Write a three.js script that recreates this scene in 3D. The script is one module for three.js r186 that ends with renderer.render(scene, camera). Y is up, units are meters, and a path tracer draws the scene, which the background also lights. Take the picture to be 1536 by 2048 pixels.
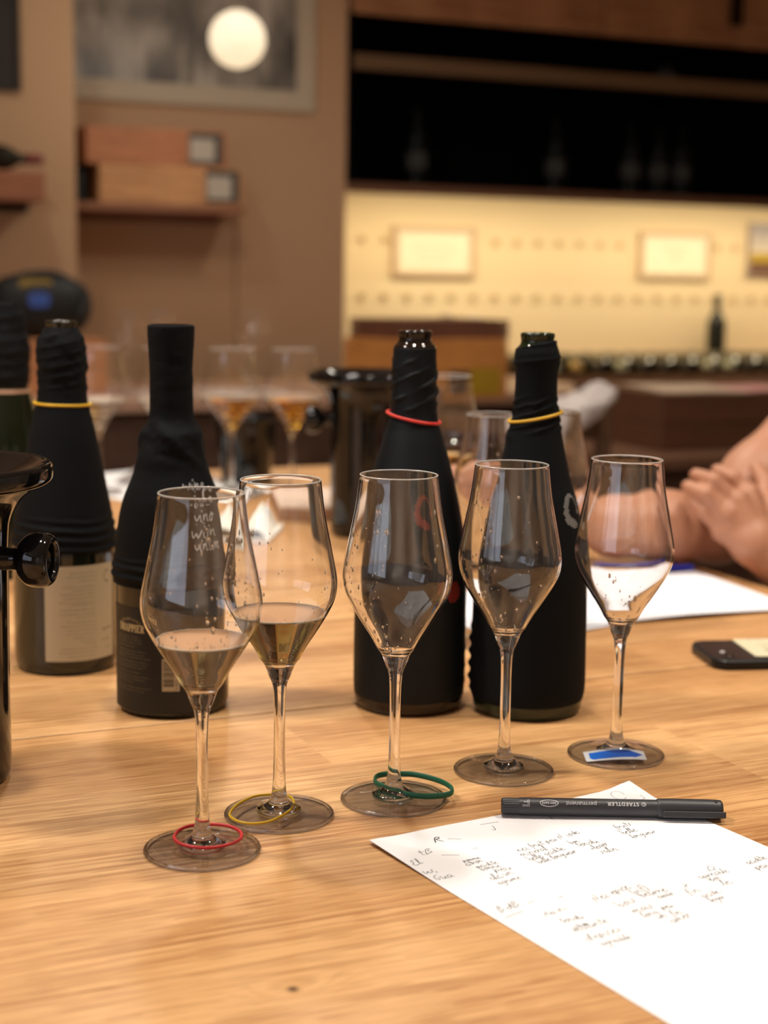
import * as THREE from 'three';
import { mergeGeometries } from 'three/addons/utils/BufferGeometryUtils.js';
import { RoundedBoxGeometry } from 'three/addons/geometries/RoundedBoxGeometry.js';
import { RectAreaLightUniformsLib } from 'three/addons/lights/RectAreaLightUniformsLib.js';

// ---------------------------------------------------------------- camera, light, exposure
const rad = THREE.MathUtils.degToRad, V3 = (x, y, z) => new THREE.Vector3(x, y, z);
const scene = new THREE.Scene();
const TOP = 0.75;                                            // height of the table top
const camera = new THREE.PerspectiveCamera(36.736, 0.75, 0.03, 40);
camera.position.set(0, TOP + 0.3466, 0);
camera.rotation.set(-rad(8.776), -rad(24), 0.01539, 'YXZ');
camera.focus = 1.0;
camera.userData.fStop = 5.3;
const renderer = new THREE.WebGLRenderer({ antialias: true });
renderer.toneMapping = THREE.LinearToneMapping;
renderer.toneMappingExposure = 1.0;
renderer.shadowMap.enabled = true;
RectAreaLightUniformsLib.init();
scene.background = new THREE.Color().setRGB(1.9, 2.05, 2.45);       // overcast sky outside the side window
const CEIL = 2.75;
const WARM = new THREE.Color().setRGB(1, 0.915, 0.79);
const DOWNLIGHTS = [                                          // x, z, candela, where it points
  [-0.65, -1.45, 11, [0.2, 0.7, -1.2]], [2.6, 0.9, 12, [5.2, 0.9, 1.2]], [1.35, -0.8, 6.8, [0.8, 0.7, -1.0]], [0.75, -2.65, 8, [0.8, 0.6, -2.4]], [-1.0, 1.9, 15, [-1.2, 0.8, 3.2]], [1.6, 2.0, 15, [1.8, 0.8, 3.2]], [2.3, -3.4, 5.2, [2.4, 0, -3.8]], [0.5, -3.7, 2.4, [0.8, 0.4, -4.4]], [0.4, -1.0, 5.2, [0.4, 0.7, -0.9]],
];
function rectLight(w, h, color, intensity, pos, target) {
  const l = new THREE.RectAreaLight(color, intensity, w, h);
  l.position.copy(pos); l.lookAt(target); l.name = 'strip'; scene.add(l); return l;
}

// ---------------------------------------------------------------- helpers
let seed = 7;
const rnd = () => { seed = (seed + 0x6D2B79F5) | 0; let t = Math.imul(seed ^ (seed >>> 15), 1 | seed); t = (t + Math.imul(t ^ (t >>> 7), 61 | t)) ^ t; return ((t ^ (t >>> 14)) >>> 0) / 4294967296; };
const clamp = (x, a = 0, b = 1) => Math.min(b, Math.max(a, x)), mix = (a, b, t) => a + (b - a) * t;
const smooth = (a, b, x) => { const t = clamp((x - a) / (b - a)); return t * t * (3 - 2 * t); };
const hash2 = (x, y) => { let h = Math.imul(x, 374761393) + Math.imul(y, 668265263); h = Math.imul(h ^ (h >>> 13), 1274126177); return ((h ^ (h >>> 16)) >>> 0) / 4294967296; };
function noise(x, y) {
  const ix = Math.floor(x), iy = Math.floor(y), u = x - ix, v = y - iy, a = u * u * (3 - 2 * u), b = v * v * (3 - 2 * v);
  return mix(mix(hash2(ix, iy), hash2(ix + 1, iy), a), mix(hash2(ix, iy + 1), hash2(ix + 1, iy + 1), a), b);
}
const fbm = (x, y, n = 4) => { let s = 0, a = 0.5, t = 0; for (let i = 0; i < n; i++) { s += a * noise(x, y); t += a; x = x * 2.03 + 17.1; y = y * 2.03 + 9.7; a *= 0.5; } return s / t; };
const names = {};
function numbered(name) { const n = names[name] = (names[name] ?? -1) + 1; return n ? `${name}_${String(n).padStart(3, '0')}` : name; }
function tag(o, label, category, group) { o.userData.label = label; if (category) o.userData.category = category; if (group) o.userData.group = group; return o; }
function thing(name, label, category, [x, y, z] = [0, 0, 0], turn = 0, group) {
  const o = new THREE.Group(); o.name = numbered(name); scene.add(o);
  o.position.set(x, y, z); o.rotation.y = turn; return tag(o, label, category, group);
}
function obj(name, geo, mat, parent, label) {
  const m = new THREE.Mesh(Array.isArray(geo) ? mergeGeometries(geo.map((g) => g.index ? g.toNonIndexed() : g)) : geo, mat);
  m.name = parent ? name : numbered(name); m.castShadow = m.receiveShadow = true;
  (parent ?? scene).add(m); if (label) m.userData.label = label; return m;
}
function struct(name, geo, mat, parent) { const m = obj(name, geo, mat, parent); if (!parent) { m.name = name; m.userData.kind = 'structure'; } return m; }
function dup(root, [x, y, z], turn, label, group) {
  const r = root.clone(); r.name = numbered(root.name.replace(/_\d+$/, '')); scene.add(r); r.position.set(x, y, z); r.rotation.y = turn;
  r.userData = { ...root.userData }; if (label) r.userData.label = label; if (group) r.userData.group = group; return r;
}
function box(w, h, d, x = 0, y = 0, z = 0, r = 0) { const g = r ? new RoundedBoxGeometry(w, h, d, 2, r) : new THREE.BoxGeometry(w, h, d); g.translate(x, y, z); return g; }
const span = (x0, x1, y0, y1, z0, z1, r = 0) => box(x1 - x0, y1 - y0, z1 - z0, (x0 + x1) / 2, (y0 + y1) / 2, (z0 + z1) / 2, r);
function spline(pts, n) { const c = new THREE.CatmullRomCurve3(pts.map(([r, y]) => V3(r, y, 0)), false, 'centripetal'); return c.getPoints(n).map((p) => new THREE.Vector2(Math.max(p.x, 0), p.y)); }
const lathe = (pts, seg = 64) => new THREE.LatheGeometry(pts.map((p) => Array.isArray(p) ? new THREE.Vector2(p[0], p[1]) : p), seg);
// surface over (u, v): u runs once around when closed, so its seam gets one normal
function surf(nu, nv, f, closed = true) {
  const pos = [], uv = [], idx = [];
  for (let j = 0; j <= nv; j++) for (let i = 0; i <= nu; i++) { const p = f(i / nu, j / nv); pos.push(p[0], p[1], p[2]); uv.push(i / nu, j / nv); }
  for (let j = 0; j < nv; j++) for (let i = 0; i < nu; i++) { const a = j * (nu + 1) + i, b = a + 1, c = a + nu + 1, d = c + 1; idx.push(a, b, d, a, d, c); }
  const g = new THREE.BufferGeometry();
  g.setAttribute('position', new THREE.Float32BufferAttribute(pos, 3)); g.setAttribute('uv', new THREE.Float32BufferAttribute(uv, 2)); g.setIndex(idx); g.computeVertexNormals();
  if (closed) { const n = g.attributes.normal; for (let j = 0; j <= nv; j++) { const a = j * (nu + 1), b = a + nu, v = V3(n.getX(a) + n.getX(b), n.getY(a) + n.getY(b), n.getZ(a) + n.getZ(b)).normalize(); n.setXYZ(a, v.x, v.y, v.z); n.setXYZ(b, v.x, v.y, v.z); } }
  return g;
}
const tube = (pts, r, seg = 80, closed = false, rs = 8) => new THREE.TubeGeometry(new THREE.CatmullRomCurve3(pts.map((p) => p.isVector3 ? p : V3(...p)), closed, 'centripetal'), seg, r, rs, closed);
function rounded(w, d, r) { const s = new THREE.Shape(), x = w / 2, y = d / 2; s.moveTo(-x + r, -y); s.lineTo(x - r, -y); s.absarc(x - r, -y + r, r, -Math.PI / 2, 0); s.lineTo(x, y - r); s.absarc(x - r, y - r, r, 0, Math.PI / 2); s.lineTo(-x + r, y); s.absarc(-x + r, y - r, r, Math.PI / 2, Math.PI); s.lineTo(-x, -y + r); s.absarc(-x + r, -y + r, r, Math.PI, 1.5 * Math.PI); return s; }
function slab(shape, h, bevel = 0, curve = 8) { const g = new THREE.ExtrudeGeometry(shape, { depth: h - 2 * bevel, bevelEnabled: bevel > 0, bevelThickness: bevel, bevelSize: bevel, bevelSegments: 3, curveSegments: curve }); g.rotateX(-Math.PI / 2); g.translate(0, bevel, 0); return g; }
const lin = (r, g, b) => new THREE.Color().setRGB(r, g, b);
const mat = (color, roughness = 0.6, extra = {}) => new THREE.MeshPhysicalMaterial({ color, roughness, ...extra });
function canvasTex(w, h, draw, srgb = true) { const c = document.createElement('canvas'); c.width = w; c.height = h; const g = c.getContext('2d'); draw(g, w, h); const t = new THREE.CanvasTexture(c); if (srgb) t.colorSpace = THREE.SRGBColorSpace; t.wrapS = t.wrapT = THREE.RepeatWrapping; t.magFilter = THREE.LinearFilter; return t; }
function dataTex(w, h, f, srgb = true) {
  const d = new Uint8Array(w * h * 4);
  for (let y = 0; y < h; y++) for (let x = 0; x < w; x++) { const c = f(x / w, y / h), k = (y * w + x) * 4; d[k] = clamp(c[0]) * 255; d[k + 1] = clamp(c[1]) * 255; d[k + 2] = clamp(c[2]) * 255; d[k + 3] = 255; }
  const t = new THREE.DataTexture(d, w, h); if (srgb) t.colorSpace = THREE.SRGBColorSpace; t.wrapS = t.wrapT = THREE.RepeatWrapping; t.magFilter = THREE.LinearFilter; t.minFilter = THREE.LinearFilter; t.needsUpdate = true; return t;
}

// ---------------------------------------------------------------- wood
// a board sawn from a log: rings round a pith that wanders below the face, with pores, fibres and a knot or two
function woodTex(s, W, H, length, width, { light, dark, pith, depth, ring, wander, knots = [], pores = 0.5 }) {
  return dataTex(W, H, (u, v) => {
    const x = u * length, y = (v - 0.5) * width;
    let yc = pith + wander * (fbm(x * 1.3 + s * 9.1, s * 3.3, 2) - 0.5), dz = depth + wander * 1.6 * (fbm(x * 1.6 + s * 5.7, s + 40, 3) - 0.5), bend = 0, kn = 0;
    for (const [kx, ky, kr] of knots) { const dx = (x - kx) / 2.2, dy = y - ky, q = Math.exp(-(dx * dx + dy * dy) / (kr * kr)); bend += q * kr * 1.6; kn += Math.exp(-(dx * dx * 6 + dy * dy) / (kr * kr * 0.05)); }
    const r = Math.hypot(y - yc, dz) + bend + 0.0035 * (fbm(x * 5 + s, y * 40 + s * 2, 3) - 0.5);
    const fr = (r / ring + 2 * fbm(r * 60, s, 2)) % 1, late = smooth(0.35, 0.9, fr) * (1 - smooth(0.9, 1, fr));
    const fibre = fbm(x * 30 + s * 31, y * 700, 3) - 0.5, cloud = fbm(x * 3.2 + s * 13, y * 22 + s, 4) - 0.5, streak = fbm(x * 1.1 + s * 3, y * 130, 2) - 0.5;
    const pore = smooth(0.62, 0.78, noise(x * 45 + s * 7, y * 1100)) * (0.35 + 0.65 * (1 - late)) * pores;
    const k = clamp(0.2 + 0.42 * late * smooth(0.3, 0.7, fbm(x * 3 + s * 5, y * 25 + s, 2)) + 0.7 * fibre + 0.75 * cloud + 0.3 * streak + 0.7 * pore), m = clamp(kn);
    return [0, 1, 2].map((c) => mix(mix(light[c], dark[c], k), dark[c] * 0.45, m));
  });
}
const OAK = { light: [0.905, 0.72, 0.505], dark: [0.64, 0.435, 0.26] };
const oakTex = [
  woodTex(1, 1536, 384, 1.5, 0.16, { ...OAK, pith: 0.11, depth: 0.05, ring: 0.0085, wander: 0.03, knots: [[1.02, 0.03, 0.012]] }),
  woodTex(2, 1536, 384, 1.5, 0.16, { ...OAK, pith: -0.16, depth: 0.03, ring: 0.008, wander: 0.03 }),
  woodTex(3, 2048, 512, 1.5, 0.16, { ...OAK, pith: 0.012, depth: 0.022, ring: 0.0082, wander: 0.08, knots: [[0.86, -0.035, 0.012], [0.3, 0.04, 0.01]] }),
  woodTex(4, 1536, 384, 1.5, 0.16, { ...OAK, pith: 0.2, depth: 0.02, ring: 0.009, wander: 0.04 }),
];
const brownTex = woodTex(6, 1024, 256, 1.2, 0.24, { light: [0.95, 0.9, 0.84], dark: [0.68, 0.58, 0.5], pith: 0.03, depth: 0.04, ring: 0.009, wander: 0.05, pores: 0.3 });
const wood = (color, rough = 0.55) => mat(color, rough, { map: brownTex });
const M = {
  pane: mat(0xffffff, 0, { transmission: 1, thickness: 0, ior: 1.62 }),
  glass: mat(0xffffff, 0, { transmission: 1, thickness: 0.01, ior: 1.5 }),
  footGlass: mat(lin(0.86, 0.875, 0.91), 0, { transmission: 1, thickness: 0, ior: 1.55 }),
  rim: mat(lin(0.95, 0.93, 0.9), 0.15, { transmission: 0.55, thickness: 0.001, ior: 1.5 }),
  bottle: mat(lin(0.006, 0.009, 0.005), 0.07, { clearcoat: 0.3, clearcoatRoughness: 0.03 }),
  greenBottle: mat(lin(0.005, 0.0085, 0.003), 0.08),
  gloss: mat(lin(0.004, 0.004, 0.0045), 0.07, { specularIntensity: 0.75, clearcoat: 0.2, clearcoatRoughness: 0.03 }),
  penPlastic: mat(lin(0.032, 0.032, 0.037), 0.42),
  paper: mat(lin(0.86, 0.86, 0.88), 0.85, { side: THREE.DoubleSide }),
  white: mat(lin(0.8, 0.79, 0.77), 0.7),
  black: mat(lin(0.006, 0.006, 0.006), 0.7),
  cream: mat(lin(0.72, 0.66, 0.5), 0.8),
};
// ---------------------------------------------------------------- the room
const ZC = -5.09, ZW = -5.49, ZP = -4.78, XL = -3.2, XR = 5.4, ZR = 3.2;
const floorMat = wood(lin(0.55, 0.5, 0.48), 0.5), tanWall = mat(lin(0.5, 0.315, 0.185), 0.85), rearWall = mat(lin(0.68, 0.6, 0.53), 0.85), ceilMat = mat(lin(0.7, 0.6, 0.5), 0.9);
{
  const fl = struct('floor', span(XL, XR, -0.1, -0.012, ZW - 0.1, ZR), mat(lin(0.05, 0.035, 0.025), 0.8));
  for (let k = 0; k < 45; k++) { const x0 = XL + k * 0.1912; struct('board', span(x0 + 0.001, x0 + 0.1902, -0.012, 0, ZW, ZR), floorMat, fl); }
}
struct('ceiling', span(XL - 0.1, XR + 0.1, CEIL, CEIL + 0.1, ZW - 0.1, ZR + 0.1), ceilMat);
struct('wall_rear', span(XL, XR, 0, CEIL, ZR, ZR + 0.1), rearWall);
struct('wall_right', span(XR, XR + 0.1, 0, CEIL, ZW - 0.1, ZR), rearWall);
struct('wall_left', [span(XL - 0.1, XL, 0, 1.2, ZW - 0.1, ZR), span(XL - 0.1, XL, 2.5, CEIL, ZW - 0.1, ZR), span(XL - 0.1, XL, 1.2, 2.5, ZW - 0.1, -0.9), span(XL - 0.1, XL, 1.2, 2.5, 2.3, ZR)], rearWall);
{
  const w = struct('window_1', [span(XL - 0.08, XL - 0.02, 1.2, 1.26, -0.9, 2.3), span(XL - 0.08, XL - 0.02, 2.44, 2.5, -0.9, 2.3), span(XL - 0.08, XL - 0.02, 1.26, 2.44, -0.9, -0.84), span(XL - 0.08, XL - 0.02, 1.26, 2.44, 2.24, 2.3)], mat(lin(0.5, 0.47, 0.42), 0.5));
  struct('pane', span(XL - 0.055, XL - 0.05, 1.26, 2.44, -0.84, 2.24), M.pane, w);
}
// back wall: a pillar on the left, a recessed strip with a shelf, then the lit niche under the wine cabinet
struct('wall_pillar', span(XL, 1.081, 0, CEIL, ZW, ZP), mat(lin(0.52, 0.33, 0.19), 0.85));
struct('wall_back', [span(1.081, 1.7, 0, 1.27, ZW, ZC - 0.012), span(1.081, 1.7, 1.27, CEIL, ZW, ZC), span(1.7, 2.1, 0, CEIL, ZW, ZC)], tanWall);
const niche = struct('wall_niche', span(2.1, XR, 0, CEIL, ZW - 0.1, ZW), mat(lin(0.8, 0.68, 0.46), 0.8));
{
  const g = new THREE.CylinderGeometry(0.013, 0.013, 0.014, 12); g.rotateX(Math.PI / 2); const pm = mat(lin(0.56, 0.43, 0.24), 0.7);
  for (const y of [0.477, 0.262]) for (let k = 0; k < 21; k++) { const x = 2.335 + k * 0.0958; if (y > 0.4 && ((x > 2.46 && x < 2.82) || (x > 3.57 && x < 3.94) || x > 4.1)) continue; struct('peg', g, pm, niche).position.set(x, TOP + y, ZW + 0.006); }
}
// ---------------------------------------------------------------- lamps
const glow = (r, g, b, k) => new THREE.MeshStandardMaterial({ color: 0xffffff, emissive: new THREE.Color().setRGB(r, g, b), emissiveIntensity: k, roughness: 0.6 });
DOWNLIGHTS.forEach(([x, z, cd, aim], i) => {
  const t = thing('ceiling_light', ['round recessed ceiling spot left of the table', 'round recessed ceiling spot far right of the camera', 'round recessed ceiling spot right of the table', 'round recessed ceiling spot above the table back', 'round recessed ceiling spot behind the table on the left', 'round recessed ceiling spot behind the table on the right', 'round recessed ceiling spot before the wine cabinet', 'round recessed ceiling spot before the framed photograph', 'round recessed ceiling spot straight above the glasses'][i], 'ceiling light', [x, CEIL, z], 0, 'recessed ceiling spots');
  obj('trim_ring', lathe([[0.05, 0], [0.062, 0], [0.062, -0.008], [0.05, -0.012], [0.047, -0.004], [0.05, 0]], 32), M.white, t);
  const d = new THREE.CylinderGeometry(0.047, 0.047, 0.004, 24); d.translate(0, -0.004, 0); obj('lamp_disc', d, glow(1, 0.85, 0.65, 4), t);
  const s = new THREE.SpotLight(WARM, cd, 0, i === 1 || i === 4 || i === 5 ? rad(52) : rad(66), 0.8, 2); s.position.set(x, CEIL - 0.03, z); s.target.position.set(...aim); s.shadow.radius = 5; s.castShadow = true; s.name = 'downlight'; scene.add(s, s.target);
});
{
  const t = thing('pendant_lamp', 'round white globe lamp hanging before the framed photograph', 'lamp', [1.418, TOP + 0.987, -4.24]);
  obj('globe', new THREE.SphereGeometry(0.079, 40, 28), glow(0.93, 0.74, 0.47, 0.95), t);
  obj('cap', lathe([[0, 0.098], [0.016, 0.096], [0.022, 0.085], [0.026, 0.072], [0, 0.072]], 24), mat(lin(0.3, 0.25, 0.2), 0.4), t);
  obj('cord', tube([[0, 0.09, 0], [0, 0.5, 0], [0, CEIL - TOP - 0.987, 0]], 0.0025, 8), mat(lin(0.25, 0.2, 0.16), 0.6), t);
  const l = new THREE.PointLight(WARM, 0.35, 0, 2); l.position.set(1.418, TOP + 0.987, -4.24); l.shadow.radius = 3; l.castShadow = true; l.name = 'globe'; scene.add(l);
}
// ---------------------------------------------------------------- wine cabinet above the niche
{
  const t = thing('wine_cabinet', 'black open wine cabinet with brown wooden doors above the lit wall', 'cabinet', [2.112, TOP, 0]);
  const bl = mat(lin(0.0015, 0.0015, 0.002), 0.8, { specularIntensity: 0.15 }), x1 = XR - 2.112 - 0.01, br = wood(lin(0.5, 0.27, 0.14), 0.5);
  obj('back_panel', span(0, x1, 0.66, 1.24, ZW + 0.005, ZW + 0.02), bl, t);
  obj('side_panel', span(0, 0.012, 0.66, 1.24, ZW + 0.02, ZC), bl, t);
  obj('top_panel', span(0, x1, 1.236, 1.25, ZW + 0.005, ZC - 0.022), bl, t);
  obj('shelf', span(0.012, x1, 1.05, 1.09, ZW + 0.02, ZC - 0.012), bl, t);
  obj('shelf_edge', span(0.012, x1, 1.049, 1.1, ZC - 0.012, ZC + 0.004), wood(lin(0.2, 0.13, 0.065), 0.6), t);
  obj('bottom_board', [span(0, x1, 0.648, 0.662, ZW + 0.02, ZC - 0.012), span(0, x1, 0.628, 0.662, ZC - 0.012, ZC + 0.003)], wood(lin(0.2, 0.1, 0.06), 0.5), t);
  obj('light_strip', span(0.05, x1 - 0.05, 0.643, 0.648, ZC - 0.06, ZC - 0.03), glow(1, 0.75, 0.42, 3), t);
  const xs = [0.003, 0.458, 1.017, 1.606, 2.2, 2.75, x1];
  for (let k = 0; k < 6; k++) { const d = obj('door', span(xs[k] + 0.002, xs[k + 1] - 0.002, 1.235, CEIL - TOP - 0.02, ZC - 0.02, ZC, 0.003), br, t); if (k === 2 || k === 3) obj('handle', span(k === 2 ? xs[3] - 0.03 : xs[3] + 0.005, k === 2 ? xs[3] - 0.012 : xs[3] + 0.02, 1.31, 1.5, ZC, ZC + 0.02, 0.003), bl, d); }
  for (let k = 0; k < 3; k++) rectLight(1.0, 0.03, new THREE.Color().setRGB(1, 0.79, 0.48), 74, V3(2.65 + k * 1.08, TOP + 0.641, ZC - 0.045), V3(2.65 + k * 1.08, 0.2, ZW + 0.02));
}
function rebase(t, [x, y, z]) { const d = V3(x, y, z).sub(t.position); t.position.add(d); for (const c of t.children) c.position.sub(d); return t; }
// ---------------------------------------------------------------- the oak table, board by board
function boardGeo(len, wid, thick, u0, v0, flip) {
  const b = 0.0006, x = len / 2, z = wid / 2, P = [], U = [], I = [];
  const quad = (a) => { const n = P.length / 3; for (const p of a) { P.push(...p); U.push((p[0] * (flip ? -1 : 1) + u0) / 1.5, 0.5 + (p[2] * (flip ? -1 : 1) + (p[1] < -0.002 ? p[1] : 0)) / 0.16 + v0); } I.push(n, n + 1, n + 2, n, n + 2, n + 3); };
  const T = [[-x + b, 0, z - b], [x - b, 0, z - b], [x - b, 0, -z + b], [-x + b, 0, -z + b]], E = [[-x, -b, z], [x, -b, z], [x, -b, -z], [-x, -b, -z]], B = E.map(([p, , q]) => [p, -thick, q]);
  quad(T); for (let k = 0; k < 4; k++) { const n = (k + 1) % 4; quad([E[k], E[n], T[n], T[k]]); quad([B[k], B[n], E[n], E[k]]); } quad([B[3], B[2], B[1], B[0]]);
  const g = new THREE.BufferGeometry(); g.setAttribute('position', new THREE.Float32BufferAttribute(P, 3)); g.setAttribute('uv', new THREE.Float32BufferAttribute(U, 2)); g.setIndex(I);
  const n = g.toNonIndexed(); n.computeVertexNormals(); return n;
}
{
  const t = thing('table', 'long pale oak table made of wide boards, covered with glasses, bottles and papers', 'table', [0.15, 0, -1.4]);
  const tints = [[0.94, 0.92, 0.9], [0.89, 0.85, 0.8], [0.96, 0.96, 0.95], [0.92, 0.88, 0.84]];
  const mats = oakTex.map((m) => tints.map((c) => mat(lin(...c), 0.4, { map: m, bumpMap: m, bumpScale: 0.00012 })));
  const kinds = [1, 0, 2, 1, 0, 3, 1, 0, 2, 3, 1, 0, 3, 1, 2, 0], x0 = -1.0, x1 = 1.102; let z = -0.28, k = 0;
  const row = (n, w) => { for (let i = 0; i < n; i++, k++) { const m = obj('board', boardGeo(x1 - x0, w - 0.0002, 0.034, k === 2 ? 0.66 : k * 0.53, 0, k % 3 === 1), mats[kinds[k]][(k * 5 + 2) % 4], t); m.position.set((x0 + x1) / 2 - 0.15, TOP, z - w / 2 + 1.4); z -= w; } };
  row(6, 0.1402); z -= 0.003; row(10, 0.1465);
  const om = mat(lin(0.9, 0.85, 0.8), 0.5, { map: oakTex[3] });
  obj('apron', [span(-1.0, 0.8, 0.62, 0.714, 0.92, 0.945), span(-1.0, 0.8, 0.62, 0.714, -1.05, -1.025), span(0.775, 0.8, 0.62, 0.714, -1.025, 0.92), span(-1.0, -0.975, 0.62, 0.714, -1.025, 0.92)], om, t);
  for (const [x, zz] of [[-1.02, 0.95], [0.82, 0.95], [-1.02, -1.06], [0.82, -1.06]]) obj('leg', span(x - 0.04, x + 0.04, 0, 0.714, zz - 0.04, zz + 0.04, 0.006), om, t);
}

// ---------------------------------------------------------------- champagne glasses
const BOWL = spline([[0.0125, 0.1040], [0.0167, 0.1117], [0.0218, 0.1196], [0.0267, 0.1275], [0.0312, 0.1353], [0.0341, 0.1415], [0.0357, 0.1479], [0.0361, 0.1541], [0.0356, 0.1588], [0.0341, 0.1666], [0.0310, 0.1820], [0.0280, 0.1974], [0.0254, 0.2182]], 90);
const STEMP = spline([[0.0052, 0.0134], [0.0046, 0.0167], [0.0041, 0.0236], [0.0038, 0.034], [0.0036, 0.0546], [0.0037, 0.072], [0.0042, 0.0838], [0.005, 0.0885], [0.0066, 0.092], [0.0080, 0.0959], [0.0096, 0.0999], [0.0125, 0.1040]], 50);
const FOOT = [...[[0, 0.0006], [0.02, 0.0004], [0.034, 0], [0.0348, 0.0004], [0.0352, 0.0011], [0.0350, 0.0019], [0.0344, 0.0024]].map(([r, y]) => new THREE.Vector2(r, y)), ...spline([[0.0340, 0.0025], [0.029, 0.0031], [0.022, 0.0039], [0.0147, 0.0053]], 26)];
// the bowl's wall: outside up, round lip, inside down to the cup
function wall(outer, cup, t0, t1) {
  const n = outer.length, inner = outer.map((p, k) => { const a = outer[Math.max(0, k - 1)], b = outer[Math.min(n - 1, k + 1)], dx = b.x - a.x, dy = b.y - a.y, L = Math.hypot(dx, dy), t = mix(t0, t1, smooth(0, 0.35, k / (n - 1))); return new THREE.Vector2(p.x - dy / L * t, p.y + dx / L * t); });
  const top = outer[n - 1], r = t1 / 2, lip = [0.25, 0.5, 0.75].map((f) => new THREE.Vector2(top.x - r + r * Math.cos(Math.PI * f), top.y + r * Math.sin(Math.PI * f)));
  return lathe([...outer, ...lip, ...inner.reverse().filter((p) => p.y > cup[0].y), ...cup], 128);
}
const geoRim = new THREE.TorusGeometry(0.02495, 0.0005, 8, 96).rotateX(Math.PI / 2).translate(0, 0.2186, 0);
const CUPIN = spline([[0.0112, 0.1052], [0.0092, 0.1030], [0.006, 0.1014], [0.003, 0.1007], [0, 0.1006]], 14);
const geoBowl = wall(BOWL, CUPIN, 0.0016, 0.0009), geoStem = lathe([[0, 0.0023], [0.0135, 0.0023], [0.0143, 0.0028], [0.0146, 0.0052], ...spline([[0.0146, 0.0052], [0.0105, 0.0067], [0.007, 0.0094], [0.0056, 0.0122]], 12).slice(1), ...STEMP], 64), geoFoot = lathe(FOOT, 96);
const geoEdge = new THREE.TorusGeometry(0.0342, 0.0013, 8, 96).rotateX(Math.PI / 2).translate(0, 0.0013, 0), footY = (r) => r > 0.0346 ? 0.0026 : r > 0.029 ? mix(0.0031, 0.0025, (r - 0.029) / 0.005) : r > 0.022 ? mix(0.0039, 0.0031, (r - 0.022) / 0.007) : r > 0.0147 ? mix(0.0053, 0.0039, (r - 0.0147) / 0.0073) : mix(0.0064, 0.0053, Math.max(0, r - 0.005) / 0.0097);
const bowlR = (y) => { for (let k = 1; k < BOWL.length; k++) if (BOWL[k].y >= y) { const a = BOWL[k - 1], b = BOWL[k]; return mix(a.x, b.x, (y - a.y) / (b.y - a.y)); } return 0.0254; };
const dropGeo = new THREE.SphereGeometry(1, 8, 6);
// small beads and runs of liquid clinging inside the bowl, thickest on the side turned from the camera
function droplets(n, lo, hi, aim, parent, turnTo) {
  const list = [];
  for (let k = 0; k < n; k++) {
    const y = mix(lo, hi, Math.pow(rnd(), 1.4)), a = turnTo + (rnd() < 0.6 ? aim + (rnd() - 0.5) * 1.1 : (rnd() - 0.5) * 2.6), r = bowlR(y) - 0.0011, s = 0.00036 + 0.0009 * Math.pow(rnd(), 3);
    const g = dropGeo.clone(); g.scale(s, s * (1 + rnd() * 1.6), s * 0.6); g.rotateY(a); g.translate(r * Math.sin(a), y, r * Math.cos(a)); list.push(g);
  }
  const m = obj('droplets', list, M.glass, parent); m.userData.kind = 'stuff'; return m;
}
const wine = (a) => mat(0xffffff, 0, { transmission: 1, thickness: 0.03, ior: 1.33, attenuationColor: new THREE.Color().setRGB(...a), attenuationDistance: 0.05 });
const foam = mat(lin(0.92, 0.82, 0.68), 0.5, { transmission: 0.3, thickness: 0 });
const bubbles = mat(lin(0.95, 0.6, 0.34), 0.6, { transparent: true, opacity: 0.7, transmission: 0.35, thickness: 0 });
function liquid(level, parent, m, scale = [1, 1]) {
  const pts = [[0, 0.1003], [0.003, 0.1004], [0.006, 0.1011], [0.0092, 0.1027], [0.0113, 0.1049]].map(([r, y]) => new THREE.Vector2(r, y));
  for (const p of BOWL) if (p.y > 0.1056 && p.y < level) pts.push(new THREE.Vector2(p.x - mix(0.0012, 0.0007, smooth(0.104, 0.14, p.y)), p.y));
  const R = bowlR(level) - 0.0008; pts.push(new THREE.Vector2(R, level), new THREE.Vector2(R * 0.97, level - 0.0004), new THREE.Vector2(0, level - 0.0004));
  const g = lathe(pts, 96), l = obj('wine', g, m, parent, 'pale golden sparkling wine');
  const f = []; for (let k = 0; k < 150; k++) { const a = rnd() * 6.283, s = 0.00035 + 0.0005 * rnd(), b = new THREE.SphereGeometry(s, 6, 4), q = R - 0.0004 - 0.0012 * rnd() * rnd(); b.translate(q * Math.sin(a), level + s * 0.2, q * Math.cos(a)); f.push(b); }
  const ring = obj('foam', [new THREE.TorusGeometry(R - 0.0008, 0.0007, 6, 96).rotateX(Math.PI / 2).translate(0, level, 0), ...f], foam, l); ring.userData.kind = 'stuff';
  const film = new THREE.CylinderGeometry(R - 0.0012, R - 0.0012, 0.0001, 64); film.translate(0, level + 0.0003, 0); obj('bubble_film', film, bubbles, l);
  return l;
}
const face = (x, z) => Math.atan2(-x, -z);                    // turn that points local +z at the camera
function champagneGlass(x, z, label) {
  const t = thing('champagne_glass', label, 'wine glass', [x, TOP, z], 0, 'tulip champagne glasses in the front row');
  { const f = obj('foot', geoFoot, M.footGlass, t); obj('edge', geoEdge, M.glass, f); } obj('stem', geoStem, M.glass, t); const b = obj('bowl', geoBowl, M.glass, t); obj('rim', geoRim, M.rim, b); return t;
}
const G1 = champagneGlass(0.2649, -0.8577, 'half-filled champagne glass nearest the camera, red rubber band round its foot');
const G2 = champagneGlass(0.3291, -0.8985, 'half-filled champagne glass with a thin yellow rubber band on its foot');
const G3 = champagneGlass(0.4102, -0.8984, 'empty champagne glass with a green rubber band on its foot');
const G4 = champagneGlass(0.5075, -0.9249, 'empty champagne glass with nothing on its foot, before the rightmost sleeved bottle');
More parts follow.
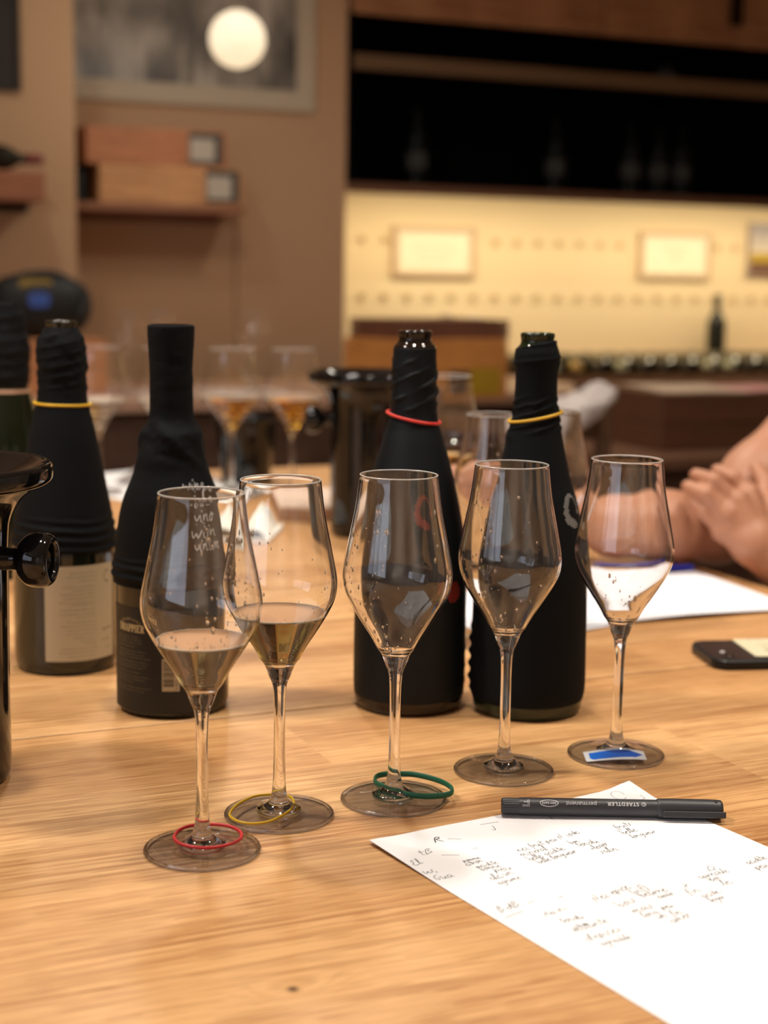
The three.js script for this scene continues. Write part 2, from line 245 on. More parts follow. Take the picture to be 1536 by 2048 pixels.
const G5 = champagneGlass(0.6023, -0.9278, 'empty champagne glass with a blue arrow sticker on its foot');
liquid(0.1305, G1, wine([0.95, 0.81, 0.38])); liquid(0.1335, G2, wine([0.95, 0.72, 0.16]));
droplets(90, 0.132, 0.205, 0.4, G1, face(0.2649, -0.8577)); droplets(40, 0.136, 0.19, -0.5, G2, face(0.33, -0.9)); droplets(95, 0.105, 0.2, -0.75, G3, face(0.41, -0.9)); droplets(95, 0.105, 0.2, -0.7, G4, face(0.51, -0.92)); droplets(30, 0.104, 0.14, 0, G5, face(0.6, -0.93));
{ // a paper label draped over the foot of the last glass
  const C = [[0.5771, -0.9326], [0.6179, -0.9154], [0.5693, -0.9146], [0.6115, -0.9007]].map(([x, z]) => [x - 0.6023, z + 0.9278]);
  const tex = canvasTex(480, 220, (g, w, h) => { g.fillStyle = '#d9dbe0'; g.fillRect(0, 0, w, h); const s = g.createLinearGradient(0, 0, w, 0); s.addColorStop(0, '#1a6fd8'); s.addColorStop(1, '#1d57c4'); g.fillStyle = s; g.beginPath(); g.moveTo(40, 48); g.lineTo(370, 30); g.lineTo(466, 100); g.lineTo(400, 168); g.lineTo(60, 190); g.lineTo(36, 160); g.closePath(); g.fill(); });
  obj('sticker', surf(30, 16, (u, v) => { const p = [0, 1].map((k) => mix(mix(C[2][k], C[3][k], u), mix(C[0][k], C[1][k], u), v)); return [p[0], footY(Math.hypot(...p)) + 0.0003, p[1]]; }, false), mat(0xffffff, 0.4, { map: tex, side: THREE.DoubleSide }), G5, 'white label with a blue arrow');
}
// rubber bands lying on the feet
function band(label, pts, y, r, color, tall = 1) {
  const c = pts.reduce((a, p) => [a[0] + p[0] / pts.length, a[1] + p[1] / pts.length], [0, 0]);
  const g = tube(pts.map(([x, z, dy = 0]) => V3(x - c[0], dy, z - c[1])), r, 120, true, 8); g.scale(1, tall, 1); if (tall !== 1) g.computeVertexNormals();
  const o = obj('rubber_band', g, mat(color, 0.5), null); o.position.set(c[0], TOP + y, c[1]); return tag(o, label, 'rubber band');
}
band('red rubber band lying round the stem of the nearest glass', [[0.2503, -0.8677], [0.2563, -0.8781], [0.2635, -0.8831], [0.2693, -0.8838], [0.2796, -0.8804], [0.2865, -0.8752], [0.2899, -0.8681], [0.2900, -0.8583], [0.2862, -0.8503], [0.2797, -0.8458], [0.2705, -0.8433], [0.2627, -0.8444], [0.2560, -0.8490], [0.2511, -0.8564], [0.2498, -0.8631]], 0.0066, 0.0011, lin(0.55, 0.018, 0.02));
band('thin yellow rubber band lying on the foot of the second filled glass', [[0.2944, -0.8942], [0.3038, -0.9098], [0.3139, -0.9185], [0.3227, -0.9228], [0.3322, -0.9220], [0.3377, -0.9202], [0.3413, -0.9166], [0.3419, -0.9066], [0.3366, -0.8934], [0.3263, -0.8825], [0.3127, -0.8742], [0.3015, -0.8753], [0.2957, -0.8821]], 0.0060, 0.0009, lin(0.72, 0.44, 0.01));
band('thick green rubber band resting on the foot of the empty glass', [[0.4068, -0.9221], [0.4122, -0.9300], [0.4195, -0.9315], [0.4287, -0.9284], [0.4367, -0.9240], [0.4445, -0.9124], [0.4485, -0.9000], [0.4480, -0.8876], [0.4429, -0.8792], [0.4344, -0.8779], [0.4247, -0.8804], [0.4162, -0.8869], [0.4109, -0.8964], [0.4074, -0.9073], [0.4054, -0.9158]], 0.0064, 0.0012, lin(0.01, 0.12, 0.055), 1.7);
// ---------------------------------------------------------------- handwriting: single-stroke letters on a 0..1 x-height grid
const GL = {
  a: [0.9, '.8,.8 .4,1 .1,.5 .4,0 .8,.7 .8,.1 1,.1'], b: [0.8, '.1,2 .2,.1 .6,0 .8,.5 .5,.9 .2,.5'], c: [0.7, '.7,.9 .3,1 .1,.4 .4,0 .8,.2'], d: [0.9, '.7,.8 .3,.9 .1,.4 .5,0 .8,.9 .85,2 .8,.3 1,.1'],
  e: [0.7, '.1,.5 .6,.6 .5,1 .2,.8 .1,.3 .4,0 .8,.2'], f: [0.6, '.7,1.8 .4,2 .3,1 .3,-.6|.1,1 .6,1'], g: [0.9, '.8,.9 .3,1 .1,.5 .5,.2 .8,.9 .7,-.7 .2,-.8'], i: [0.4, '.1,.8 .2,.1 .4,.1|.25,1.4 .28,1.42'],
  l: [0.4, '.1,.2 .4,1.8 .2,2 .15,.2 .5,.1'], m: [1.3, '.1,1 .15,0 .2,.8 .5,1 .55,0 .6,.8 .95,1 1,0 1.2,.1'], n: [0.9, '.1,1 .15,0 .2,.8 .6,1 .65,.1 .9,.1'], o: [0.8, '.5,1 .1,.6 .3,0 .7,.3 .5,1 .9,.8'],
  p: [0.8, '.1,1 .15,-1 .2,.8 .6,1 .7,.4 .2,.2'], q: [0.8, '.8,.9 .3,1 .1,.5 .5,.2 .8,.9 .75,-1'], r: [0.6, '.1,1 .15,0 .2,.7 .6,.9'], s: [0.6, '.6,.9 .2,.9 .5,.4 .1,0'], t: [0.5, '.3,1.7 .25,.2 .5,.1|.05,1.1 .55,1.15'],
  u: [0.9, '.1,1 .15,.2 .5,0 .7,.9 .75,.1 .95,.1'], v: [0.7, '.1,1 .35,0 .7,1'], x: [0.8, '.1,1 .7,0|.7,1 .1,0'], z: [0.7, '.1,1 .6,1 .1,0 .7,.1'],
  w: [1.2, '.1,1 .25,0 .55,.9 .75,0 1.1,1'], h: [0.9, '.1,.1 .4,1.8 .2,1.9 .15,0 .3,.8 .65,.9 .7,.1 .9,.1'], j: [0.5, '.3,1 .3,-.7 0,-.8|.35,1.4 .38,1.43'],
  N: [1.2, '.1,0 .2,1.8 .8,.1 .95,1.9'], B: [1, '.15,0 .2,1.8 .8,1.7 .3,1 .9,.6 .15,0'], R: [1.1, '.15,0 .2,1.8 .8,1.7 .7,1.1 .25,1 1,0'], J: [1, '.2,.3 .5,-.2 .8,.3 .8,1.6'], D: [1, '.1,0 .2,1.6 .8,1.3 .8,.3 .1,0'], E: [0.8, '.7,1.7 .2,1.6 .5,.9 .1,.6 .3,0 .8,.2'], G: [1, '.8,1.5 .3,1.7 .1,.6 .6,0 .8,.7 .5,.7'],
  '+': [0.9, '.1,.6 .8,.6|.45,1 .45,.2'], '.': [0.4, '.1,0 .15,.05'], ',': [0.3, '.2,.1 .1,-.3'], '(': [0.5, '.4,1.8 .1,.8 .4,-.3'], ')': [0.5, '.1,1.8 .4,.8 .1,-.3'], "'": [0.3, '.1,1.8 .15,1.4'], ' ': [0.7, ''],
};
function scrawl(g, text, x0, y0, x1, y1, k) {                  // text fitted from (x0, y0) to (x1, y1) on its base line
  let w = 0; for (const c of text) w += (GL[c] ?? GL.n)[0];
  const L = Math.hypot(x1 - x0, y1 - y0), s = L / w, hgt = Math.min(s * 1.0, 34 * k); g.save(); g.translate(x0, y0); g.rotate(Math.atan2(y1 - y0, x1 - x0) - 0.02);
  let x = 0;
  for (const c of text) { const [adv, d] = GL[c] ?? GL.n; for (const st of d.split('|')) { if (!st) continue; const p = st.split(' ').map((q) => q.split(',').map(Number)).map(([a, b]) => [(x + a + b * 0.18 + 0.1 * (rnd() - 0.5)) * s, -(b + 0.14 * (rnd() - 0.5)) * hgt]); g.beginPath(); g.moveTo(...p[0]); for (let i = 1; i < p.length - 1; i++) g.quadraticCurveTo(...p[i], (p[i][0] + p[i + 1][0]) / 2, (p[i][1] + p[i + 1][1]) / 2); g.lineTo(...p.at(-1)); g.globalAlpha = 0.8 + 0.2 * rnd(); g.stroke(); } x += adv; }
  g.restore();
}
// ---------------------------------------------------------------- sleeved champagne bottles
const knit = dataTex(256, 256, (u, v) => { const k = 0.5 + 0.25 * Math.sin(u * 6.283 * 64) * Math.sin(v * 6.283 * 64) + 0.35 * (hash2(Math.floor(u * 256), Math.floor(v * 256)) - 0.5); return [k, k, k]; }, false);
knit.repeat.set(3, 4);
const cloth = (map, c = 0.007, sheen = 0.06, rough = 0.8) => mat(map ? 0xffffff : lin(c * 0.85, c, c * 1.25), rough, { map: map ?? null, bumpMap: knit, bumpScale: 0.0002, specularIntensity: rough < 0.6 ? 0.45 : 0.3, sheen, sheenRoughness: 0.5, sheenColor: lin(0.16, 0.17, 0.19) });
const CLOTH = '#0e1114';
function prof(pts) { return (h) => { if (h <= pts[0][1]) return pts[0][0]; for (let k = 1; k < pts.length; k++) if (h <= pts[k][1]) { const [r0, h0] = pts[k - 1], [r1, h1] = pts[k], t = (h - h0) / (h1 - h0); return mix(r0, r1, t * t * (3 - 2 * t) * 0.35 + t * 0.65); } return pts.at(-1)[0]; }; }
function smoothProf(pts, n = 200) { const s = spline(pts, n); return (h) => { if (h <= s[0].y) return s[0].x; for (let k = 1; k < s.length; k++) if (h <= s[k].y) { const a = s[k - 1], b = s[k]; return mix(a.x, b.x, (h - a.y) / (b.y - a.y || 1)); } return s.at(-1).x; }; }
// a sleeve: radius over height plus folds; its two ends turn in
function sleeve(h0, h1, R, fold, nu = 200, nv = 260) {
  return surf(nu, nv, (u, v) => { const a = (u - 0.5) * 2 * Math.PI, w = v < 0.012 ? v / 0.012 : v > 0.99 ? (1 - v) / 0.01 : 1, h = h0 + (h1 - h0) * clamp((v - 0.012) / 0.978) + (fold.lift ? fold.lift(a, v) : 0); const r = R(h) + fold(a, h) - 0.0012 * (1 - w); return [r * Math.sin(a), h, r * Math.cos(a)]; });
}
const ridge = (s, w) => Math.exp(-Math.pow((s - Math.floor(s) - 0.5) / w, 2));
const bodyPts = (r, top) => [[0, 0.004], [r * 0.6, 0.004], [r * 0.88, 0], [r * 0.955, 0.0022], [r * 0.99, 0.0075], [r, 0.014], [r, 0.05], [r, top]];
const SHOULDER = [[0.0432, 0.118], [0.0365, 0.143], [0.0305, 0.168], [0.0245, 0.192], [0.0188, 0.214], [0.016, 0.228], [0.0148, 0.245], [0.0145, 0.27], [0.0145, 0.284]];
const OPEN = [[0.0447, 0.12], [0.0425, 0.143], [0.0371, 0.168], [0.0312, 0.192], [0.0243, 0.216], [0.0192, 0.234], [0.0165, 0.25], [0.0155, 0.27], [0.0148, 0.284]];
const LIP = [[0.0148, 0.2845], [0.0158, 0.2852], [0.0168, 0.2875], [0.0165, 0.2905], [0.0138, 0.2935], [0.0128, 0.2965], [0.0132, 0.2995], [0.0135, 0.3015], [0.0128, 0.3028], [0.0108, 0.3028], [0.0096, 0.3015], [0.0092, 0.29], [0, 0.289]];
const bottleBody = lathe([...spline(bodyPts(0.0447, 0.108), 60), ...spline(SHOULDER, 60)], 72), openBody = lathe([...spline(bodyPts(0.0447, 0.118), 60), ...spline(OPEN, 60)], 72), lipGeo = lathe(spline(LIP, 50), 40);
function bottle(label, x, z, glass, open) { const t = thing('champagne_bottle', label, 'bottle', [x, TOP, z], face(x, z)); obj('body', open ? openBody : bottleBody, glass, t); obj('lip', lipGeo, glass, t); return t; }
// u = 0.5 faces the camera; 2048 px run once round
const uOf = (deg) => 2048 * (0.5 + deg / 360);
function dotted(g, color, cx, cy, s) {
  g.fillStyle = color;
  for (let j = -20; j < 64; j++) for (let i = -12; i < 18; i++) {
    const x = (i + (j & 1) * 0.5) * s, y = j * s * 0.66, a = Math.atan2(y, x), d = Math.hypot(x, y), w = 30 + 14 * Math.cos(a - 2.4);
    const ring = Math.abs(d - 76) < w * 0.6 && !(a > 0.35 && a < 1.2), low = Math.hypot(x - 150, y - 470) < 60;
    if (ring || low) { g.beginPath(); g.arc(cx + x, cy + y, s * 0.23, 0, 7); g.fill(); }
  }
}
function neckBand(label, x, z, h, r, color, tiltX, tiltZ, grow = 1) {
  const g = new THREE.TorusGeometry(r, 0.0012, 10, 72); g.rotateX(Math.PI / 2); g.scale(grow, 1, 1);
  const o = obj('rubber_band', g, mat(color, 0.45), null); o.position.set(x, TOP + h, z); o.rotation.set(tiltX, face(x, z), tiltZ, 'YXZ'); return tag(o, label, 'rubber band');
}
{ // red-banded smooth sleeve with twisted folds on the neck
  const x = 0.5177, z = -1.1077, t = bottle('champagne bottle in a black sleeve with red rubber band, red dotted print', x, z, mat(lin(0.012, 0.006, 0.004), 0.07));
  const R = smoothProf([[0.0447, 0.011], [0.0452, 0.02], [0.0450, 0.09], [0.0446, 0.119], [0.0418, 0.143], [0.0372, 0.168], [0.0314, 0.192], [0.0246, 0.216], [0.0208, 0.228], [0.0188, 0.237], [0.0179, 0.256], [0.0179, 0.272], [0.0172, 0.282], [0.0170, 0.2895]]);
  const fold = (a, h) => { const k = smooth(0.228, 0.238, h) * (1 - smooth(0.275, 0.285, h)), n = fbm(a * 1.4 + 5, h * 90, 3); const s = (h - 0.0078 * a + 0.004 * (n - 0.5)) / 0.0125; return k * (0.0017 * ridge(s, 0.11) * smooth(0.35, 0.6, fbm(a * 0.9 + 3, h * 60 + 7, 2)) + 0.0012 * (n - 0.5)) + 0.0006 * smooth(0.012, 0.02, h) * (1 - smooth(0.05, 0.07, h)) * ridge((h - 0.003 * a) / 0.014 + 0.5 * fbm(a * 1.5, h * 30, 2), 0.1) * smooth(0.5, 1.1, a); };
  const tex = canvasTex(2048, 2048, (g, w, h) => { g.fillStyle = '#0f1418'; g.fillRect(0, 0, w, h); dotted(g, '#e04a36', uOf(23), h * (1 - (0.1645 - 0.011) / 0.2785), 18); });
  obj('sleeve', sleeve(0.011, 0.2895, R, fold), cloth(tex, 0, 0.06, 0.55), t, 'black sleeve with a red dotted print');
  neckBand('red rubber band round the neck of the sleeved bottle', x, z, 0.2345, 0.0204, lin(0.78, 0.045, 0.035), 0.06, -0.19, 1.05);
}
{ // yellow-banded sleeve on the right
  const x = 0.6017, z = -1.0609, t = bottle('rightmost sleeved champagne bottle, slanting yellow rubber band, white dotted print', x, z, mat(lin(0.01, 0.018, 0.006), 0.07));
  const R = smoothProf([[0.0450, 0.0115], [0.0462, 0.018], [0.0460, 0.06], [0.0455, 0.092], [0.0443, 0.122], [0.0403, 0.1465], [0.0350, 0.171], [0.0298, 0.187], [0.0241, 0.211], [0.0199, 0.2305], [0.0178, 0.24], [0.0170, 0.2503], [0.0167, 0.274], [0.0178, 0.279], [0.0177, 0.287], [0.0155, 0.2935], [0.0148, 0.2965]]);
  const fold = (a, h) => { const k = smooth(0.222, 0.232, h) * (1 - smooth(0.244, 0.258, h)), n = fbm(a * 1.6 + 9, h * 100 + 3, 3); const s = (h - 0.006 * a + 0.004 * n) / 0.0075; const seam = Math.exp(-Math.pow((a + 1.52) / 0.11, 2)) * smooth(0.012, 0.02, h) * (1 - smooth(0.06, 0.075, h)) * 0.0021 * ridge(h / 0.0105, 0.28); return k * (0.0016 * ridge(s, 0.14) + 0.001 * (n - 0.5)) + seam + 0.0009 * ridge((h - 0.002 * a) / 0.012, 0.08) * smooth(0.272, 0.278, h) + 0.0014 * Math.exp(-Math.pow((a + 1.4) / 0.4, 2) - Math.pow((h - 0.222) / 0.004, 2)); };
  fold.lift = (a, v) => smooth(0.96, 1, v) * 0.004 * Math.sin(a * 1 + 0.4);
  const tex = canvasTex(2048, 2048, (g, w, h) => { g.fillStyle = CLOTH; g.fillRect(0, 0, w, h); dotted(g, '#f0f2f4', uOf(60), h * (1 - (0.1665 - 0.0115) / 0.282), 18); });
  obj('sleeve', sleeve(0.0115, 0.2935, R, fold), cloth(tex), t, 'black sleeve with a white dotted print');
  neckBand('yellow rubber band slanting round the neck of the rightmost sleeved bottle', x, z, 0.2375, 0.0192, lin(0.78, 0.46, 0.03), 0.05, 0.2, 1.1);
}
const smallPrint = (g, rows, color) => { g.fillStyle = color; for (const [x0, x1, y, hgt, al = 0.8] of rows) { let x = x0; while (x < x1) { const w = 3 + rnd() * 11; g.globalAlpha = al * (0.5 + 0.5 * rnd()); for (let q = x; q < Math.min(x + w, x1); q += 3) { const k = rnd(); g.fillRect(q, y + (k < 0.2 ? -hgt * 0.5 : 0), 1.6, hgt * (k < 0.2 ? 1.5 : k > 0.88 ? 1.4 : 0.9)); } x += w + 4; } } g.globalAlpha = 1; };
// a label: a strip of the cylinder, standing 0.3 mm proud
function labelGeo(r, a0, a1, h0, h1) { return surf(40, 6, (u, v) => { const a = rad(mix(a0, a1, u)); return [(r + 0.0003) * Math.sin(a), mix(h0, h1, v), (r + 0.0003) * Math.cos(a)]; }, false); }
{ // sleeve that ends in wavy folds above a cream label
  const x = 0.2861, z = -1.3298, t = bottle('champagne bottle with rumpled black sleeve, yellow rubber band and cream label', x, z, M.bottle);
  const R = smoothProf([[0.0445, 0.104], [0.0450, 0.112], [0.0441, 0.121], [0.0395, 0.147], [0.0328, 0.1825], [0.0278, 0.2087], [0.0226, 0.231], [0.0214, 0.2365], [0.0209, 0.25], [0.0213, 0.268], [0.0210, 0.278], [0.0200, 0.285], [0.0155, 0.2945], [0.0140, 0.297]]);
  const fold = (a, h) => { const lo = 1 - smooth(0.128, 0.142, h), up = smooth(0.238, 0.248, h) * (1 - smooth(0.29, 0.296, h)), n = fbm(a * 1.8 + 2, h * 70 + 1, 3); return lo * (0.0014 * ridge((h + 0.0022 * Math.sin(a * 1.7 + 0.6) + 0.003 * (n - 0.5)) / 0.0082, 0.26) - 0.0004) + up * (0.0032 * (fbm(a * 2.4 + 7, h * 110, 3) - 0.5) + 0.0007 * ridge((h - 0.004 * a) / 0.009, 0.2)); };
  fold.lift = (a, v) => 0.0016 * Math.sin(a * 1.7 + 0.6) * (1 - smooth(0, 0.1, v));
  obj('sleeve', sleeve(0.104, 0.297, R, fold), cloth(null, 0.005), t, 'rumpled black cloth sleeve');
  const tex = canvasTex(640, 560, (g, w, h) => {
    g.fillStyle = '#cdbf9f'; g.fillRect(0, 0, w, h);
    const rows = [], E = 430; [[210, 38], [180, 62], [290, 86], [150, 120], [230, 140], [130, 163], [150, 186], [120, 210], [200, 226], [125, 254], [120, 280], [260, 300], [180, 328], [130, 350], [170, 374], [160, 398], [240, 420], [290, 440], [330, 460], [125, 484], [115, 506], [180, 530]].forEach(([a, y]) => rows.push([a, E + 4 * rnd(), y, 8, 0.55])); smallPrint(g, rows, '#4a4032');
    g.strokeStyle = '#4a4032'; g.lineWidth = 6; g.beginPath(); g.arc(560, 78, 34, 0.9, 5.4); g.stroke();
    g.fillStyle = '#4a4032'; g.font = '28px sans-serif'; g.fillText('12%', 490, 402); g.fillRect(545, 384, 70, 5); smallPrint(g, [[490, 580, 446, 16, 0.6]], '#4a4032'); g.font = 'bold 26px serif'; g.fillText('e', 530, 508); g.fillText('C', 568, 508);
  });
  obj('label', labelGeo(0.0447, -23, 62, 0.0135, 0.0965), mat(lin(0.8, 0.8, 0.8), 0.6, { map: tex }), t, 'cream paper label with fine print');
  neckBand('yellow rubber band round the neck of the cream-labelled bottle', x, z, 0.2320, 0.0221, lin(0.8, 0.48, 0.02), 0.02, -0.03, 1.08);
}
{ // thick knitted sleeve that covers the whole neck, printed with the word for wine in several languages
  const x = 0.3375, z = -1.1712, t = bottle('champagne bottle hidden to the top in black knit, with a black label below', x, z, mat(lin(0.012, 0.011, 0.006), 0.12));
  const R = smoothProf([[0.0452, 0.1035], [0.0468, 0.108], [0.0463, 0.1175], [0.0449, 0.127], [0.0431, 0.145], [0.0384, 0.1672], [0.0296, 0.191], [0.0262, 0.206], [0.0248, 0.214], [0.0236, 0.221], [0.0195, 0.2285], [0.0175, 0.234], [0.0170, 0.2465], [0.0169, 0.27], [0.0177, 0.289], [0.0184, 0.3005], [0.0180, 0.3045], [0.0168, 0.3052]]);
  const fold = (a, h) => { const lo = 1 - smooth(0.121, 0.127, h), n = fbm(a * 1.3 + 4, h * 60 + 6, 3), sh = smooth(0.19, 0.205, h) * (1 - smooth(0.226, 0.235, h)), nk = smooth(0.236, 0.25, h); return lo * 0.0015 * ridge((h + 0.002 * (n - 0.5)) / 0.0072 + 0.2, 0.3) + sh * (0.0042 * (n - 0.45) + 0.002 * Math.exp(-Math.pow((a - 0.1 + (h - 0.215) * 40) / 0.25, 2))) + nk * 0.0011 * (fbm(a * 1.1, h * 130, 3) - 0.5) + 0.0008 * (n - 0.5); };
  const tex = canvasTex(2048, 1448, (g, w, h) => {
    g.fillStyle = '#0d0f12'; g.fillRect(0, 0, w, h); g.fillStyle = '#b9bcc0';
    const Y = (m) => h * (1 - (m - 0.1035) / 0.2017);
    g.strokeStyle = '#c6c9cd'; g.lineWidth = 9; g.lineCap = 'round';
    for (const [t, a, m, wid] of [['wine', 12, 0.1785, 205], ['vinho', 15, 0.1672, 235], ['vino', 21, 0.1556, 190], ['wijn', 16, 0.1436, 220], ['vinum', 20, 0.1338, 240]]) scrawl(g, t, uOf(a), Y(m), uOf(a) + wid, Y(m), 1.25);
  });
  obj('sleeve', sleeve(0.1035, 0.3052, R, fold), cloth(tex, 0, 0.1), t, 'black knitted sleeve with silver script');
  const lab = canvasTex(1100, 760, (g, w, h) => {                       // -80 to 20 degrees, 5 to 88 mm
    g.fillStyle = '#15130f'; g.fillRect(0, 0, w, h); g.fillStyle = '#dcc692';
    g.font = '26px serif'; [...'CHAMPAGNE'].forEach((c, i) => { const a = (i - 4) / 4; g.save(); g.translate(360 + a * 145, 96 + 26 * a * a); g.rotate(a * 0.34); g.fillText(c, -9, 0); g.restore(); });
    g.save(); g.translate(172, 178); g.scale(1.0, 1.0); g.font = 'bold 74px serif'; g.fillText('DRAPPIER', 0, 0, 400); g.restore();
    const rows = [[212, 500], [232, 520], [254, 530], [282, 430], [316, 600], [340, 560], [362, 640], [392, 610], [414, 590], [434, 560], [470, 500], [500, 610], [522, 560], [544, 420], [580, 640], [604, 560]].map(([y, e]) => [110 + 20 * rnd(), e, y, 9, 0.55]); smallPrint(g, rows, '#d9c9a4');
    g.fillStyle = '#b3a88f'; g.fillRect(762, 356, 192, 236); g.fillStyle = '#1b1712'; let y = 368; while (y < 556) { const s = 2 + Math.floor(rnd() * 3) * 2; g.fillRect(776, y, 116, s); y += s + 3 + Math.floor(rnd() * 3) * 2; }
    g.save(); g.translate(930, 582); g.rotate(-Math.PI / 2); g.font = '30px sans-serif'; g.fillText('3 487', 0, 0); g.restore();
  });
  obj('label', labelGeo(0.0447, -80, 20, 0.005, 0.088), mat(0xffffff, 0.55, { map: lab }), t, 'black label with gold lettering and a barcode');
}
{ // bottle behind the spittoon: sleeve pushed up on the neck, bare green glass below
  const x = 0.316, z = -1.763, t = bottle('green champagne bottle behind the spittoon, black cloth bunched on its neck', x, z, M.greenBottle, true);
  const R = smoothProf([[0.021, 0.212], [0.026, 0.22], [0.0272, 0.23], [0.0265, 0.243], [0.0278, 0.256], [0.0262, 0.268], [0.0225, 0.279], [0.0215, 0.292], [0.0195, 0.302], [0.016, 0.31]]);
  const fold = (a, h) => 0.003 * (fbm(a * 2 + 1, h * 90, 3) - 0.5) + 0.001 * ridge((h - 0.003 * a) / 0.013, 0.2);
  obj('sleeve', sleeve(0.213, 0.309, R, fold), cloth(null, 0.005), t, 'bunched black cloth');
  obj('foil_edge', lathe([[0.0262, 0.2085], [0.0266, 0.209], [0.0242, 0.2155], [0.0236, 0.2155]], 48), mat(lin(0.5, 0.3, 0.2), 0.35), t, 'copper foil edge');
}
// ---------------------------------------------------------------- spittoons
const spitBody = lathe([...spline([[0, 0.001], [0.045, 0], [0.05, 0.0015], [0.0515, 0.006], [0.052, 0.06], [0.0527, 0.12], [0.0535, 0.165], [0.0555, 0.18], [0.0625, 0.193], [0.074, 0.2025]], 60)], 96);
const spitRim = lathe(spline([[0.074, 0.2025], [0.0805, 0.2045], [0.0832, 0.2075], [0.0838, 0.2125], [0.0832, 0.2165], [0.081, 0.2185], [0.078, 0.2182], [0.068, 0.2125], [0.052, 0.2045], [0.036, 0.1975], [0.022, 0.187], [0.0185, 0.172], [0.018, 0.16]], 70), 96);
const knobGeo = lathe(spline([[0, -0.012], [0.0075, -0.012], [0.0075, 0], [0.0082, 0.004], [0.0125, 0.006], [0.0175, 0.0115], [0.0188, 0.0185], [0.0178, 0.0245], [0.015, 0.0275], [0.0118, 0.0268], [0.0105, 0.022], [0.009, 0.0195], [0, 0.0188]], 60), 48).rotateX(Math.PI / 2);
function spittoon(label, x, z, knobAt) {
  const t = thing('spittoon', label, 'spittoon', [x, TOP, z], face(x, z), 'glossy black spittoons');
  obj('body', spitBody, M.gloss, t); obj('funnel_rim', spitRim, M.gloss, t);
  for (const s of [0, Math.PI]) { const a = knobAt + s, k = obj('knob', knobGeo, M.gloss, t); k.position.set(0.0535 * Math.sin(a) * 1.1, 0.155, 0.0535 * Math.cos(a) * 1.1); k.rotation.y = a; }
  return t;
}
spittoon('glossy black spittoon cut by the left edge of the photo, in front', 0.1342, -1.053, rad(68));
spittoon('glossy black spittoon far back on the table between filled glasses and bottle', 0.8147, -1.88, rad(-82));
const NOTES = [['J', 77, 21, 83, 21], ['R', 34, 21, 41, 22], ['tB', 14, 35, 26, 35], ['El', 2, 47, 9, 46], ['us,', 1, 60, 10, 60], ['Gua', 2, 71, 14, 71], ['pomme', 32, 56, 44, 56], ['citron', 30, 62, 43, 61], ['acidite', 33, 68, 49, 68], ['bonne', 33, 72, 47, 73], ['peu', 39, 78, 51, 79], ['alc.un', 30, 87, 48, 85], ['agrume', 30, 94, 47, 93], ['nez fruit peu N iode', 71, 59, 124, 53], ['mineral', 68, 66, 89, 65], ['bon', 107, 64, 114, 64], ['tendu', 108, 70, 124, 71], ['belle acidite', 68, 74, 98, 70], ['+leger', 112, 79, 127, 77], ['belle longueur', 70, 80, 102, 77], ['salin', 113, 86, 126, 87], ['fruits', 149, 59, 162, 58], ['belle', 146, 68, 158, 68], ['longueur', 147, 76, 167, 76], ['BdB', 7, 126, 24, 124], ['Nez', 26, 142, 34, 142], ['ini', 35, 142, 43, 141], ['tendu', 28, 154, 43, 155], ['citron', 29, 163, 40, 163], ['maturite', 27, 167, 51, 166], ["d'epices", 25, 179, 50, 178], ['agreable', 28, 187, 48, 188], ['Nez epice', 63, 141, 93, 136], ['bois', 69, 154, 83, 152], ['(vif)', 88, 145, 102, 142], ['beurre', 89, 149, 108, 150], ['cacao', 97, 155, 108, 155], ['mais', 71, 164, 86, 163], ['long', 72, 171, 83, 171], ['peu', 88, 168, 96, 168], ['un fin', 77, 176, 94, 178], ['amer', 80, 185, 96, 183], ['D', 150, 139, 157, 140], ['agreable', 137, 146, 160, 147], ['bon', 140, 152, 149, 152], ['le', 142, 160, 149, 160], ['x', 120, 150, 124, 151], ['fin', 115, 160, 125, 160], ['acide', 119, 168, 133, 167], ['leger', 119, 174, 130, 174], ['acidite', 178, 144, 195, 143], ['peu', 177, 153, 187, 152]];
function sheetGeo(w, d, lift) { // a sheet of paper: two faces 0.25 mm apart, lift(u, v) raises it
  const T = 0.00025, n = 24, face2 = (s) => surf(n, n, (u, v) => [(u - 0.5) * w, lift(u, s > 0 ? 1 - v : v) + (s > 0 ? T : 0), ((s > 0 ? 1 - v : v) - 0.5) * d], false);
  const top = face2(1), bot = face2(-1), uv = top.attributes.uv; const edge = surf(4 * n, 1, (u, v) => { const q = (u * 4) % 4, k = Math.min(3, Math.floor(q)), f = q - k, c = [[f, 1], [1, 1 - f], [1 - f, 0], [0, f]][k]; return [(c[0] - 0.5) * w, lift(c[0], c[1]) + v * T, (c[1] - 0.5) * d]; }, false);
  void uv; return [top, bot, edge];
}
